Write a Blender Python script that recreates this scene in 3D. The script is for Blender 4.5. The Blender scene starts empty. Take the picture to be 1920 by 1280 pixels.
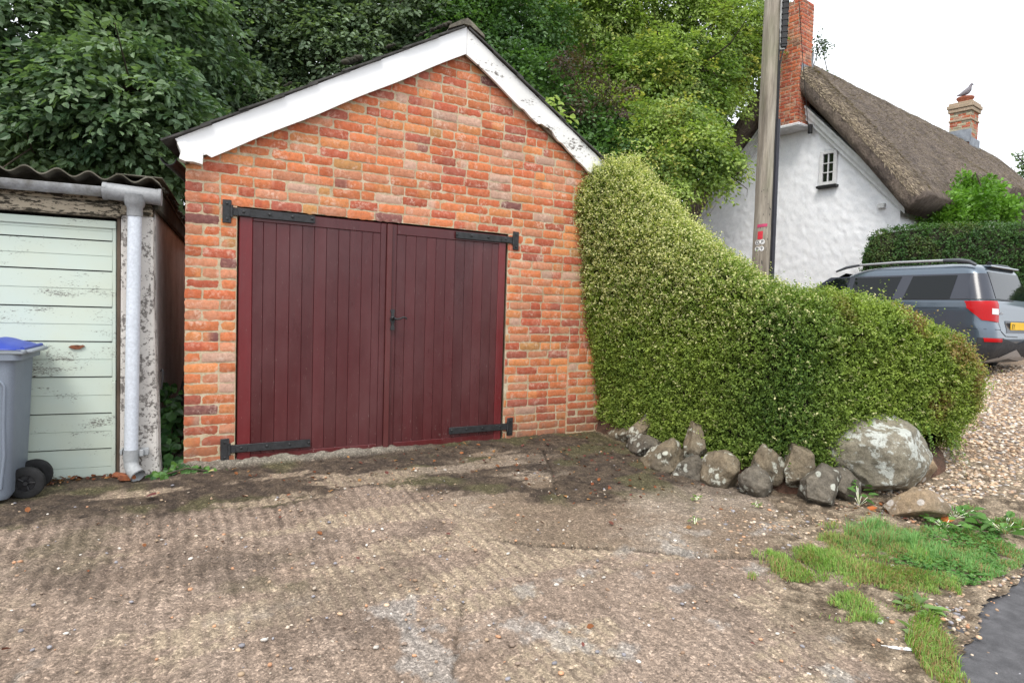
import bpy, bmesh, math, random
import numpy as np
from mathutils import Matrix, Vector

# ------------------------------------------------------------------ camera, sky, sun, exposure
scene = bpy.context.scene
COL = scene.collection
cam_data = bpy.data.cameras.new("camera")
cam = bpy.data.objects.new("camera", cam_data)
COL.objects.link(cam)
scene.camera = cam
cam_data.sensor_width = 36.0
cam_data.lens = 22.5
cam_data.clip_start = 0.05
cam_data.clip_end = 600.0
CAM = np.array([-0.729, -5.209, 1.207])
yaw, pitch, roll = 0.5436, -0.0440, 0.0293
_f = np.array([math.sin(yaw) * math.cos(pitch), math.cos(yaw) * math.cos(pitch), math.sin(pitch)])
_r = np.array([math.cos(yaw), -math.sin(yaw), 0.0])
_u = np.cross(_r, _f)
_r2 = math.cos(roll) * _r + math.sin(roll) * _u
_u2 = -math.sin(roll) * _r + math.cos(roll) * _u
cam.matrix_world = Matrix(((_r2[0], _u2[0], -_f[0], CAM[0]), (_r2[1], _u2[1], -_f[1], CAM[1]),
                           (_r2[2], _u2[2], -_f[2], CAM[2]), (0, 0, 0, 1)))

SUN_EL, SUN_AZ = math.radians(56), math.radians(226)     # azimuth clockwise from +Y
world = bpy.data.worlds.new("World")
scene.world = world
world.use_nodes = True
wn = world.node_tree
wn.nodes.clear()
w_out = wn.nodes.new('ShaderNodeOutputWorld')
w_bg = wn.nodes.new('ShaderNodeBackground')
w_sky = wn.nodes.new('ShaderNodeTexSky')
w_sky.sky_type = 'NISHITA'
w_sky.sun_disc = False
w_sky.sun_elevation = SUN_EL
w_sky.sun_rotation = SUN_AZ
w_sky.dust_density = 4.0
w_mix = wn.nodes.new('ShaderNodeMix')
w_mix.data_type = 'RGBA'
w_mix.inputs['Factor'].default_value = 0.88
w_mix.inputs['B'].default_value = (9.0, 9.35, 9.8, 1)     # even cloud cover
wn.links.new(w_sky.outputs[0], w_mix.inputs['A'])
wn.links.new(w_mix.outputs['Result'], w_bg.inputs['Color'])
w_bg.inputs['Strength'].default_value = 0.11
wn.links.new(w_bg.outputs[0], w_out.inputs[0])

sun_data = bpy.data.lights.new("sun", 'SUN')
sun_data.energy = 1.3
sun_data.angle = math.radians(20)
sun_data.color = (1.0, 0.95, 0.88)
sun = bpy.data.objects.new("sun", sun_data)
COL.objects.link(sun)
_d = Vector((math.sin(SUN_AZ) * math.cos(SUN_EL), math.cos(SUN_AZ) * math.cos(SUN_EL), math.sin(SUN_EL)))
sun.rotation_euler = _d.to_track_quat('Z', 'Y').to_euler()
sun.location = _d * 40

scene.view_settings.view_transform = 'Standard'
scene.view_settings.look = 'None'
scene.view_settings.exposure = 0.95
scene.view_settings.gamma = 1.0
scene.render.engine = 'CYCLES'
scene.cycles.max_bounces = 7
scene.cycles.diffuse_bounces = 3
scene.cycles.glossy_bounces = 3
scene.cycles.transmission_bounces = 4
scene.cycles.transparent_max_bounces = 6
try:
    scene.cycles.use_denoising = True
except Exception:
    pass

rng = np.random.default_rng(7)
random.seed(7)

# ------------------------------------------------------------------ helpers
def tag(o, label=None, cat=None, group=None, kind=None):
    if label: o['label'] = label
    if cat: o['category'] = cat
    if group: o['group'] = group
    if kind: o['kind'] = kind
    return o

def empty(name, loc=(0, 0, 0), rz=0.0, label=None, cat=None, group=None):
    o = bpy.data.objects.new(name, None)
    o.empty_display_size = 0.2
    COL.objects.link(o)
    o.location = loc
    o.rotation_euler = (0, 0, rz)
    return tag(o, label, cat, group)

def mesh_obj(name, verts, faces, mat, parent=None, cols=None, smooth=False, mats=None, midx=None):
    """verts (n,3); faces: int array (m,k) or list of index lists"""
    me = bpy.data.meshes.new(name)
    verts = np.asarray(verts, dtype=np.float32).reshape(-1, 3)
    if isinstance(faces, np.ndarray):
        m, k = faces.shape
        tot = np.full(m, k, dtype=np.int32)
        flat = faces.astype(np.int32).ravel()
    else:
        tot = np.array([len(f) for f in faces], dtype=np.int32)
        flat = np.fromiter((i for f in faces for i in f), dtype=np.int32)
        m = len(tot)
    me.vertices.add(len(verts))
    me.vertices.foreach_set('co', verts.ravel())
    me.loops.add(len(flat))
    me.loops.foreach_set('vertex_index', flat)
    me.polygons.add(m)
    starts = np.concatenate([[0], np.cumsum(tot)[:-1]]).astype(np.int32)
    me.polygons.foreach_set('loop_start', starts)
    me.polygons.foreach_set('loop_total', tot)
    if midx is not None:
        me.polygons.foreach_set('material_index', np.asarray(midx, dtype=np.int32))
    me.polygons.foreach_set('use_smooth', np.full(m, bool(smooth), dtype=bool))
    me.update(calc_edges=True)
    if cols is not None:
        ca = me.color_attributes.new('Col', 'FLOAT_COLOR', 'POINT')
        c = np.asarray(cols, dtype=np.float32)
        if c.shape[1] == 3:
            c = np.c_[c, np.ones(len(c), dtype=np.float32)]
        ca.data.foreach_set('color', c.ravel())
    for mm in (mats or [mat]):
        me.materials.append(mm)
    o = bpy.data.objects.new(name, me)
    COL.objects.link(o)
    if parent is not None:
        o.parent = parent
    return o

class MB:
    """collects boxes, prisms, tubes and grids and links them as one mesh"""
    def __init__(s):
        s.v, s.f, s.c, s.m, s.n = [], [], [], [], 0
    def add(s, v, f, col=(1, 1, 1), mi=0):
        v = np.asarray(v, dtype=float).reshape(-1, 3)
        s.v.append(v)
        for q in f:
            s.f.append([int(i) + s.n for i in q]); s.m.append(mi)
        c = np.asarray(col, dtype=float)
        s.c.append(np.tile(c, (len(v), 1)) if c.ndim == 1 else c)
        s.n += len(v)
        return s
    def box(s, x0, x1, y0, y1, z0, z1, b=0.004, col=(1, 1, 1), M=None, mi=0):
        """chamfered box"""
        b = min(b, (x1 - x0) * .45, (y1 - y0) * .45, (z1 - z0) * .45)
        bm = bmesh.new()
        bmesh.ops.create_cube(bm, size=1.0)
        for v in bm.verts:
            v.co = Vector(((x0 + x1) / 2 + v.co.x * (x1 - x0), (y0 + y1) / 2 + v.co.y * (y1 - y0), (z0 + z1) / 2 + v.co.z * (z1 - z0)))
        if b > 0:
            bmesh.ops.bevel(bm, geom=list(bm.edges), offset=b, segments=1, affect='EDGES', profile=.5)
        bm.verts.index_update()
        v = [tuple(q.co) for q in bm.verts]
        f = [[q.index for q in fc.verts] for fc in bm.faces]
        bm.free()
        if M is not None:
            v = [tuple(M @ Vector(q)) for q in v]
        return s.add(v, f, col, mi)
    def prism(s, pts, axis, a0, a1, col=(1, 1, 1), mi=0):
        """2-D outline extruded along axis 0/1/2; pts are the other two coordinates in xyz order"""
        n = len(pts)
        def mk(p, a):
            q = list(p); q.insert(axis, a); return q
        v = [mk(p, a0) for p in pts] + [mk(p, a1) for p in pts]
        f = [list(range(n))[::-1], list(range(n, 2 * n))] + [[i, (i + 1) % n, n + (i + 1) % n, n + i] for i in range(n)]
        return s.add(v, f, col, mi)
    def tube(s, path, rad, n=8, col=(1, 1, 1), caps=True, mi=0):
        path = [Vector(p) for p in path]
        if not hasattr(rad, '__len__'): rad = [rad] * len(path)
        v, f = [], []
        prev = None
        for i, p in enumerate(path):
            t = (path[min(i + 1, len(path) - 1)] - path[max(i - 1, 0)]).normalized()
            if prev is None:
                a = t.orthogonal().normalized()
            else:
                a = (prev - t * prev.dot(t))
                a = a.normalized() if a.length > 1e-6 else t.orthogonal().normalized()
            prev = a
            bb = t.cross(a)
            for k in range(n):
                an = 2 * math.pi * k / n
                v.append(p + (a * math.cos(an) + bb * math.sin(an)) * rad[i])
        L = len(path)
        for i in range(L - 1):
            for k in range(n):
                f.append([i * n + k, i * n + (k + 1) % n, (i + 1) * n + (k + 1) % n, (i + 1) * n + k])
        if caps:
            f.append(list(range(n))[::-1]); f.append([(L - 1) * n + k for k in range(n)])
        return s.add([tuple(q) for q in v], f, col, mi)
    def lathe(s, prof, centre, axis='z', n=20, col=(1, 1, 1), mi=0):
        """prof: list of (radius, height)"""
        v, f = [], []
        for (r, h) in prof:
            for k in range(n):
                an = 2 * math.pi * k / n
                a, b_ = r * math.cos(an), r * math.sin(an)
                q = (a, b_, h) if axis == 'z' else ((h, a, b_) if axis == 'x' else (a, h, b_))
                v.append((q[0] + centre[0], q[1] + centre[1], q[2] + centre[2]))
        for i in range(len(prof) - 1):
            for k in range(n):
                f.append([i * n + k, i * n + (k + 1) % n, (i + 1) * n + (k + 1) % n, (i + 1) * n + k])
        return s.add(v, f, col, mi)
    def grid(s, P, col=(1, 1, 1), mi=0):
        """P (a,b,3) array of points"""
        P = np.asarray(P, dtype=float)
        a, b = P.shape[:2]
        f = [[i * b + j, (i + 1) * b + j, (i + 1) * b + j + 1, i * b + j + 1] for i in range(a - 1) for j in range(b - 1)]
        return s.add(P.reshape(-1, 3), f, col, mi)
    def build(s, name, mat, parent=None, smooth=False, mats=None):
        v = np.concatenate(s.v); c = np.concatenate(s.c)
        return mesh_obj(name, v, s.f, mat, parent, c, smooth, mats, s.m if mats else None)

def smooth_angle(o, deg=40):
    me = o.data
    me.polygons.foreach_set('use_smooth', np.ones(len(me.polygons), dtype=bool))
    try:
        me.set_sharp_from_angle(angle=math.radians(deg))
    except Exception:
        pass
    return o

def _hash(i, j, k, seed):
    h = (i * 374761393 + j * 668265263 + k * 1274126177 + seed * 974634777) & 0xFFFFFFFF
    h = ((h ^ (h >> 13)) * 1274126177) & 0xFFFFFFFF
    h = h ^ (h >> 16)
    return (h & 0xFFFFFF) / float(0xFFFFFF)

def vnoise(p, seed=0):
    p = np.asarray(p, dtype=float)
    if p.shape[-1] == 2:
        p = np.concatenate([p, np.zeros(p.shape[:-1] + (1,))], -1)
    fl = np.floor(p).astype(np.int64)
    fr = p - fl
    fr = fr * fr * (3 - 2 * fr)
    r = 0
    for dx in (0, 1):
        for dy in (0, 1):
            for dz in (0, 1):
                w = (fr[..., 0] if dx else 1 - fr[..., 0]) * (fr[..., 1] if dy else 1 - fr[..., 1]) * (fr[..., 2] if dz else 1 - fr[..., 2])
                r = r + w * _hash(fl[..., 0] + dx, fl[..., 1] + dy, fl[..., 2] + dz, seed)
    return r

def fbm(p, seed=0, octv=4, gain=.5):
    p = np.asarray(p, dtype=float)
    s, a, t = 0, 1.0, 0
    for o in range(octv):
        s = s + a * vnoise(p * (2 ** o) + o * 17.3, seed + o)
        t += a
        a *= gain
    return s / t

def sstep(a, b, x):
    t = np.clip((np.asarray(x, dtype=float) - a) / (b - a), 0, 1)
    return t * t * (3 - 2 * t)

def lerpc(a, b, t):
    t = np.asarray(t)[..., None]
    return np.asarray(a) * (1 - t) + np.asarray(b) * t

def gnd(x, y):
    """height of the open ground"""
    x = np.asarray(x, dtype=float); y = np.asarray(y, dtype=float)
    s = sstep(4, 8, x)
    z = 0.055 * np.clip(y, -12, 3) * (1 - s) + 0.085 * np.clip(x - 4.2, 0, 9)
    return z + 0.30 * np.clip(y - 6.0, 0, 16)

# ------------------------------------------------------------------ materials
class NT:
    def __init__(s, name):
        s.mat = bpy.data.materials.new(name)
        s.mat.use_nodes = True
        s.t = s.mat.node_tree
        s.t.nodes.clear()
        s.out = s.n('ShaderNodeOutputMaterial')
        s.tc = None
    def n(s, typ, **kw):
        nd = s.t.nodes.new(typ)
        for k, v in kw.items():
            setattr(nd, k, v)
        return nd
    def l(s, a, b):
        s.t.links.new(a, b)
    def coord(s, scale=(1, 1, 1), kind='Object'):
        if s.tc is None: s.tc = s.n('ShaderNodeTexCoord')
        mp = s.n('ShaderNodeMapping')
        mp.inputs['Scale'].default_value = scale
        s.l(s.tc.outputs[kind], mp.inputs[0])
        return mp.outputs[0]
    def noise(s, scale, detail=5, rough=.55, vec=None, stretch=(1, 1, 1), dist=0.0):
        nd = s.n('ShaderNodeTexNoise')
        nd.inputs['Scale'].default_value = scale
        nd.inputs['Detail'].default_value = detail
        nd.inputs['Roughness'].default_value = rough
        nd.inputs['Distortion'].default_value = dist
        s.l(vec or s.coord(stretch), nd.inputs['Vector'])
        return nd.outputs[0]
    def ramp(s, fac, stops):
        nd = s.n('ShaderNodeValToRGB')
        cr = nd.color_ramp
        while len(cr.elements) < len(stops): cr.elements.new(.5)
        for e, (p, c) in zip(cr.elements, stops):
            e.position = p
            e.color = (c, c, c, 1) if not hasattr(c, '__len__') else (c[0], c[1], c[2], 1)
        s.l(fac, nd.inputs[0])
        return nd.outputs[0]
    def mix(s, fac, a, b, blend='MIX'):
        nd = s.n('ShaderNodeMix', data_type='RGBA', blend_type=blend)
        for v, k in ((fac, 'Factor'), (a, 'A'), (b, 'B')):
            sk = nd.inputs[k] if k == 'Factor' else [i for i in nd.inputs if i.name == k and i.type == 'RGBA'][0]
            if isinstance(v, (int, float)): sk.default_value = v if k == 'Factor' else (v, v, v, 1)
            elif isinstance(v, tuple): sk.default_value = (v[0], v[1], v[2], 1)
            else: s.l(v, sk)
        return [o for o in nd.outputs if o.type == 'RGBA'][0]
    def math(s, op, a, b=0.0):
        nd = s.n('ShaderNodeMath', operation=op)
        for i, v in enumerate((a, b)):
            if isinstance(v, (int, float)): nd.inputs[i].default_value = v
            else: s.l(v, nd.inputs[i])
        return nd.outputs[0]
    def attr(s, name='Col'):
        nd = s.n('ShaderNodeAttribute', attribute_name=name)
        return nd
    def bump(s, h, strength=.3, dist=.01):
        nd = s.n('ShaderNodeBump')
        nd.inputs['Strength'].default_value = strength
        nd.inputs['Distance'].default_value = dist
        s.l(h, nd.inputs['Height'])
        return nd.outputs[0]
    def bsdf(s, col, rough=.7, normal=None, metal=0.0, spec=.5, coat=0.0):
        b = s.n('ShaderNodeBsdfPrincipled')
        for v, k in ((col, 'Base Color'), (rough, 'Roughness'), (metal, 'Metallic')):
            sk = b.inputs[k]
            if isinstance(v, tuple): sk.default_value = (v[0], v[1], v[2], 1)
            elif isinstance(v, (int, float)): sk.default_value = v
            else: s.l(v, sk)
        b.inputs['Specular IOR Level'].default_value = spec
        b.inputs['Coat Weight'].default_value = coat
        b.inputs['Coat Roughness'].default_value = .06
        if normal is not None: s.l(normal, b.inputs['Normal'])
        return b
    def done(s, b):
        s.l(b.outputs[0], s.out.inputs['Surface'])
        return s.mat

def worn(name, base, dark, scale=6, rough=.7, bump=.25, bdist=.004, stretch=(1, 1, 1), amount=.5, metal=0, spec=.4, use_attr=False, fine=60):
    """a painted or natural surface with blotches and fine grain"""
    m = NT(name)
    n1 = m.noise(scale, 6, .6, stretch=stretch)
    f = m.ramp(n1, [(.5 - amount * .3, 0.0), (.5 + amount * .35, 1.0)])
    c = m.mix(f, dark, base)
    n2 = m.noise(fine, 3, .6, stretch=stretch)
    c = m.mix(.35, c, m.ramp(n2, [(.3, .35), (.7, 1.0)]), 'MULTIPLY')
    if use_attr:
        c = m.mix(1.0, c, m.attr().outputs['Color'], 'MULTIPLY')
    r = m.ramp(n1, [(.3, min(1, rough + .15)), (.7, rough)])
    return m.done(m.bsdf(c, r, m.bump(n2, bump, bdist), metal, spec))

def leaf_mat(name, rough=.5, trans=.3, spec=.4):
    m = NT(name)
    a = m.attr()
    b = m.bsdf(a.outputs['Color'], rough, spec=spec)
    t = m.n('ShaderNodeBsdfTranslucent')
    m.l(m.mix(1.0, a.outputs['Color'], (1.25, 1.35, .6), 'MULTIPLY'), t.inputs[0])
    mx = m.n('ShaderNodeMixShader')
    mx.inputs[0].default_value = trans
    m.l(b.outputs[0], mx.inputs[1]); m.l(t.outputs[0], mx.inputs[2])
    m.l(mx.outputs[0], m.out.inputs['Surface'])
    return m.mat

def attr_mat(name, rough=.8, grain=80, gamt=.5, bump=.3, bdist=.004, spec=.3):
    """colour from the mesh, broken up by fine grain"""
    m = NT(name)
    n = m.noise(grain, 4, .65)
    c = m.mix(gamt, m.attr().outputs['Color'], m.ramp(n, [(.28, .3), (.5, .9), (.75, 1.35)]), 'MULTIPLY')
    return m.done(m.bsdf(c, rough, m.bump(n, bump, bdist), spec=spec))

MAT = {}
def brick_material(name):
    m = NT(name)
    a = m.attr()
    n1 = m.noise(9, 6, .65)
    n2 = m.noise(38, 5, .7)
    n3 = m.noise(120, 3, .6)
    c = m.mix(.75, a.outputs['Color'], m.ramp(n2, [(.25, .55), (.5, 1.0), (.75, 1.3)]), 'MULTIPLY')
    # lime bloom and smeared mortar
    lime = m.math('MULTIPLY', m.ramp(n1, [(.52, 0.0), (.64, 1.0)]), m.ramp(n2, [(.44, 0.0), (.56, 1.0)]))
    c = m.mix(m.math('MULTIPLY', lime, .58), c, (.66, .53, .43))
    n5 = m.noise(16, 5, .7)
    c = m.mix(m.ramp(n5, [(.5, 0.0), (.7, .42)]), c, (.60, .34, .25))
    tc = m.n('ShaderNodeTexCoord'); sp = m.n('ShaderNodeSeparateXYZ'); m.l(tc.outputs['Object'], sp.inputs[0])
    foot = m.math('MULTIPLY', m.ramp(sp.outputs[2], [(.02, .75), (.42, 0.0)]), m.ramp(n1, [(.3, .35), (.6, 1.0)]))
    c = m.mix(foot, c, (.17, .10, .07))
    # soot
    soot = m.ramp(m.noise(7, 6, .8, stretch=(1, 1, 2.2)), [(.62, 0.0), (.74, .6)])
    c = m.mix(soot, c, (.10, .075, .065))
    h = m.math('ADD', m.math('MULTIPLY', n2, .8), m.math('MULTIPLY', n3, .35))
    return m.done(m.bsdf(c, .88, m.bump(h, .7, .005), spec=.2))
MAT['brick'] = brick_material('weathered_brick')

def mortar_material():
    m = NT('lime_mortar')
    n1 = m.noise(7, 6, .7)
    n2 = m.noise(90, 4, .7)
    c = m.ramp(n1, [(.3, (.36, .28, .175)), (.5, (.50, .405, .27)), (.68, (.62, .53, .40))])
    c = m.mix(.5, c, m.ramp(n2, [(.3, .55), (.6, 1.1)]), 'MULTIPLY')
    return m.done(m.bsdf(c, .95, m.bump(n2, .6, .005), spec=.15))
MAT['mortar'] = mortar_material()

def door_paint():
    m = NT('maroon_door_paint')
    a = m.attr()
    n1 = m.noise(3.0, 6, .65, stretch=(1, 1, .25))
    n2 = m.noise(40, 4, .7, stretch=(1, 1, .08))
    n3 = m.noise(55, 4, .8, stretch=(1.5, 1, .45))
    c = m.mix(.5, a.outputs['Color'], m.ramp(n1, [(.3, .7), (.7, 1.3)]), 'MULTIPLY')
    c = m.mix(.3, c, m.ramp(n2, [(.3, .6), (.7, 1.25)]), 'MULTIPLY')
    chip = m.ramp(n3, [(.66, 0.0), (.675, 1.0)])
    tc = m.n('ShaderNodeTexCoord'); sp = m.n('ShaderNodeSeparateXYZ'); m.l(tc.outputs['Object'], sp.inputs[0])
    low = m.ramp(sp.outputs[2], [(.02, .95), (.22, .42), (1.0, .22)])
    fade = m.ramp(m.noise(1.6, 5, .7, stretch=(1, 1, .5)), [(.42, 0.0), (.72, .45)])
    c = m.mix(fade, c, (.135, .060, .062))
    c = m.mix(m.math('MULTIPLY', chip, low), c, (.42, .33, .30))
    return m.done(m.bsdf(c, m.ramp(n1, [(.3, .24), (.7, .38)]), m.bump(n2, .12, .002), spec=.42))
MAT['door'] = door_paint()

def peel(name, paint, under, thr=.56, scale=7, stretch=(1, 1, 1), rough=.6, tint=(.5, .5, .45), fine=45):
    """flaking paint over a bare surface"""
    m = NT(name)
    n1 = m.noise(scale, 8, .72, stretch=stretch)
    n2 = m.noise(fine, 5, .7, stretch=stretch)
    n3 = m.noise(2.2, 4, .6)
    k = m.math('ADD', m.math('MULTIPLY', n1, .6), m.math('MULTIPLY', n2, .4))
    f = m.ramp(k, [(thr - .012, 0.0), (thr + .012, 1.0)])
    p = m.mix(m.ramp(n3, [(.35, .5), (.65, 0.0)]), paint, tint)
    u = m.mix(m.ramp(n2, [(.4, 0.0), (.6, 1.0)]), under, tuple(x * .45 for x in under))
    c = m.mix(f, p, u)
    h = m.math('ADD', m.math('MULTIPLY', f, -.5), m.math('MULTIPLY', n2, .25))
    return m.done(m.bsdf(c, rough, m.bump(h, .4, .004), spec=.35))
MAT['barge_smooth'] = peel('white_board_paint', (.84, .84, .84), (.32, .28, .24), .73, 5, (1, 1, 1), .5, (.80, .80, .80))
MAT['barge_peel'] = peel('peeling_white_paint', (.82, .81, .79), (.34, .30, .27), .575, 6, (.6, 1, 1.6), .6, (.66, .65, .62))
MAT['green_paint'] = peel('flaking_pale_green_paint', (.50, .58, .52), (.33, .33, .29), .572, 3.4, (.6, 1, 1.7), .55, (.52, .55, .43), 95)
MAT['concrete_peel'] = peel('flaking_whitewash', (.62, .59, .55), (.33, .30, .275), .525, 7, (1, 1, 1), .9, (.40, .36, .33), 50)
MAT['lintel'] = peel('mossy_concrete_lintel', (.42, .36, .27), (.10, .085, .06), .50, 5, (.5, 1, 1.8), .9, (.24, .20, .14), 40)
MAT['render_wall'] = worn('grey_render', (.78, .77, .75), (.55, .54, .52), 3, .9, .4, .006)
MAT['iron'] = worn('black_painted_iron', (.030, .031, .034), (.012, .012, .013), 30, .5, .5, .003, spec=.5, fine=130)
MAT['iron_pitted'] = worn('black_bitumen', (.02, .02, .021), (.009, .009, .009), 20, .62, .5, .003)
MAT['pipe'] = worn('grey_pvc', (.66, .70, .76), (.58, .62, .68), 3, .38, .05, .001, amount=.8, spec=.5)
MAT['gutter'] = worn('dirty_pvc_gutter', (.46, .48, .50), (.16, .15, .13), 8, .5, .1, .002, stretch=(1, 1, .7))
MAT['asbestos'] = worn('corrugated_cement', (.20, .185, .15), (.075, .07, .05), 9, .95, .5, .006)
MAT['mossy'] = worn('mossy_roof_edge', (.075, .07, .05), (.03, .03, .022), 6, .95, .6, .008)
MAT['slate'] = worn('dark_roof_tile', (.10, .095, .09), (.04, .038, .035), 10, .85, .5, .005)
MAT['ridge'] = worn('lichen_ridge_tile', (.24, .22, .17), (.09, .08, .065), 14, .95, .7, .01)
MAT['bin_grey'] = worn('grey_bin_plastic', (.21, .245, .30), (.175, .205, .25), 2.5, .45, .05, .001, amount=.9, spec=.5, fine=200)
MAT['bin_rim'] = worn('pale_bin_plastic', (.28, .31, .34), (.23, .26, .29), 3, .45, .05, .001, spec=.5, fine=200)
MAT['bin_blue'] = worn('blue_bin_lid', (.025, .06, .42), (.02, .045, .30), 3, .4, .05, .001, spec=.5, fine=200)
MAT['rubber'] = worn('black_rubber', (.022, .022, .023), (.012, .012, .012), 20, .75, .2, .002)
MAT['timber'] = worn('old_timber', (.20, .15, .11), (.07, .05, .035), 8, .85, .5, .004, stretch=(1, 1, .15))
MAT['black'] = worn('black_plastic', (.016, .016, .018), (.010, .010, .011), 10, .45, .1, .001)
MAT['dark'] = worn('dark_void', (.012, .011, .010), (.006, .006, .006), 4, .9, .1, .002)
MAT['leaf'] = leaf_mat('tree_leaf', .42, .36)
MAT['hedge_leaf'] = leaf_mat('hedge_leaf', .5, .36, .3)
MAT['grass'] = leaf_mat('grass_blade', .55, .35, .3)
MAT['litter'] = leaf_mat('dry_leaf', .8, .1, .2)
MAT['pebble'] = attr_mat('pebble', .75, 60, .35, .2, .002)
MAT['bark'] = worn('bark', (.11, .085, .06), (.035, .028, .02), 7, .95, .8, .02, stretch=(1, 1, .3))
# ================================================================== THE SETTING: ground, drive, verge, gravel, road
def ground_material():
    m = NT('drive_surface')
    a = m.attr()
    n1 = m.noise(70, 5, .75)
    n2 = m.noise(18, 6, .7)
    n3 = m.noise(230, 3, .7)
    c = m.mix(.8, a.outputs['Color'], m.ramp(n1, [(.30, .38), (.48, .88), (.60, 1.12), (.74, 1.6)]), 'MULTIPLY')
    c = m.mix(.5, c, m.ramp(n2, [(.3, .6), (.7, 1.35)]), 'MULTIPLY')
    c = m.mix(.5, c, m.ramp(n3, [(.3, .5), (.55, 1.0), (.75, 1.5)]), 'MULTIPLY')
    def cells(scale, amt, lo, hi, seed):
        vo = m.n('ShaderNodeTexVoronoi'); vo.inputs['Scale'].default_value = scale
        m.l(m.coord((1, 1, .3)), vo.inputs['Vector'])
        sp = m.n('ShaderNodeSeparateColor'); m.l(vo.outputs['Color'], sp.inputs[0])
        return vo, m.ramp(sp.outputs[seed], [(.0, lo), (.45, .92), (.86, 1.1), (.975, hi)])
    v1, g1 = cells(85, 1, .50, 1.9, 0)
    v2, g2 = cells(190, 1, .45, 1.9, 1)
    v3, g3 = cells(42, 1, .78, 1.45, 2)
    for g, k in ((g1, .62), (g2, .55), (g3, .5)):
        c = m.mix(k, c, g, 'MULTIPLY')
    pit = m.ramp(m.noise(26, 6, .8), [(.33, .0), (.42, 1.0)])
    c = m.mix(.55, c, pit, 'MULTIPLY')
    h = m.math('ADD', m.math('ADD', n1, m.math('MULTIPLY', n3, .5)), m.math('MULTIPLY', v1.outputs['Distance'], -.5))
    return m.done(m.bsdf(c, .92, m.bump(h, .9, .008), spec=.22))
MAT['drive'] = ground_material()
MAT['soil'] = worn('dark_soil', (.085, .06, .04), (.04, .03, .02), 5, .95, .6, .02)
MAT['tarmac'] = worn('tarmac', (.125, .122, .128), (.075, .074, .078), 12, .85, .7, .006, fine=150, spec=.3)
MAT['gravel_base'] = worn('gravel_bed', (.36, .27, .19), (.17, .12, .085), 40, .9, .9, .012, fine=110)

def grid_sheet(name, xs, ys, zf, mat, keep=None):
    X, Y = np.meshgrid(xs, ys, indexing='ij')
    Z = zf(X, Y)
    a, b = X.shape
    idx = np.arange(a * b).reshape(a, b)
    q = np.stack([idx[:-1, :-1], idx[1:, :-1], idx[1:, 1:], idx[:-1, 1:]], -1).reshape(-1, 4)
    if keep is not None:
        cx = (X[:-1, :-1] + X[1:, 1:]) / 2; cy = (Y[:-1, :-1] + Y[1:, 1:]) / 2
        q = q[keep(cx, cy).ravel()]
    return np.stack([X, Y, Z], -1).reshape(-1, 3), q

# base terrain, reaching the horizon
ax = np.unique(np.concatenate([np.linspace(-220, -20, 14), np.linspace(-20, 30, 60), np.linspace(30, 260, 14)]))
ay = np.unique(np.concatenate([np.linspace(-180, -14, 12), np.linspace(-14, 30, 50), np.linspace(30, 320, 14)]))
v, q = grid_sheet('ground', ax, ay, lambda X, Y: gnd(X, Y) - .05 - .05 * sstep(0, 1, X * 0) , MAT['soil'])
tag(mesh_obj('ground', v, q, MAT['soil'], smooth=True), kind='structure')

# fine sheet: old ribbed concrete, dirt and verge
fx = np.arange(-3.4, 5.6, .0165); fy = np.arange(-5.2, .42, .0165)
X, Y = np.meshgrid(fx, fy, indexing='ij')
P2 = np.stack([X, Y], -1)
base = gnd(X, Y)
N1 = fbm(P2 * 1.1, 3, 4); N2 = fbm(P2 * 4.5, 11, 4); N3 = fbm(P2 * 17, 23, 3); N4 = fbm(P2 * 50, 29, 2)
# tamped ribs, running towards the garage, a hand-made wave in them
ang = math.radians(3.5)
rx = X * math.cos(ang) - Y * math.sin(ang) + .03 * (fbm(P2 * 1.6, 41, 2) - .5) * 2
rib = .5 + .5 * np.sin(2 * math.pi * rx / .070 + 1.5 * (N2 - .5) + .6 * (N3 - .5))
ribmask = .6 + .5 * sstep(.30, .62, fbm(P2 * np.array([1.5, .9]), 57, 3))
edge_x = 1.25 - .55 * (Y + 2.4) * 0 + .25 * (N1 - .5)
slab = sstep(-.05, .05, (X - (1.55 + .35 * (Y + 2.4) * -1.0)) )          # smooth slabs right of the crack line
crack_y = -2.38 - .62 * (X - 1.6) + .10 * (fbm(np.stack([X * 3, X * 0], -1), 71, 3) - .5)
above = sstep(-.01, .01, Y - crack_y) * sstep(1.0, 1.3, X)
ribs_on = ribmask * (1 - above) * (.45 + .9 * sstep(.35, .65, N3))
ribs_on = ribs_on * sstep(-.55, -.95, Y + .2 * (N1 - .5))
# dirt: beside the two buildings, and washed across
wall_d = -Y + .55 * (N1 - .5) + .18 * (N2 - .5)
wall_d = wall_d + .16 * (N3 - .5) + .10 * (N4 - .5)
band = 1 - sstep(.86 + .75 * sstep(.6, 2.3, X), 1.02 + 1.0 * sstep(.6, 2.3, X), wall_d)
bare = sstep(.57, .63, fbm(P2 * np.array([1.5, 4.2]) + 9, 83, 4) + .10 * (N3 - .5) + .10 * (N4 - .5)) * sstep(.12, .3, -Y) * sstep(2.8, 1.9, X) * sstep(-1.6, -.5, X)
dirt = np.clip(band * (1 - .85 * bare), 0, 1)
dirt = np.clip(dirt + .5 * sstep(.58, .70, N1 + .08 * (N3 - .5)) * sstep(.42, .58, N2 + .1 * (N4 - .5)), 0, 1)
dark_stain = sstep(.58, .70, fbm(P2 * 2.3 + 4, 91, 4) + .14 * (N3 - .5) + .1 * (N4 - .5)) * .6
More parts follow.
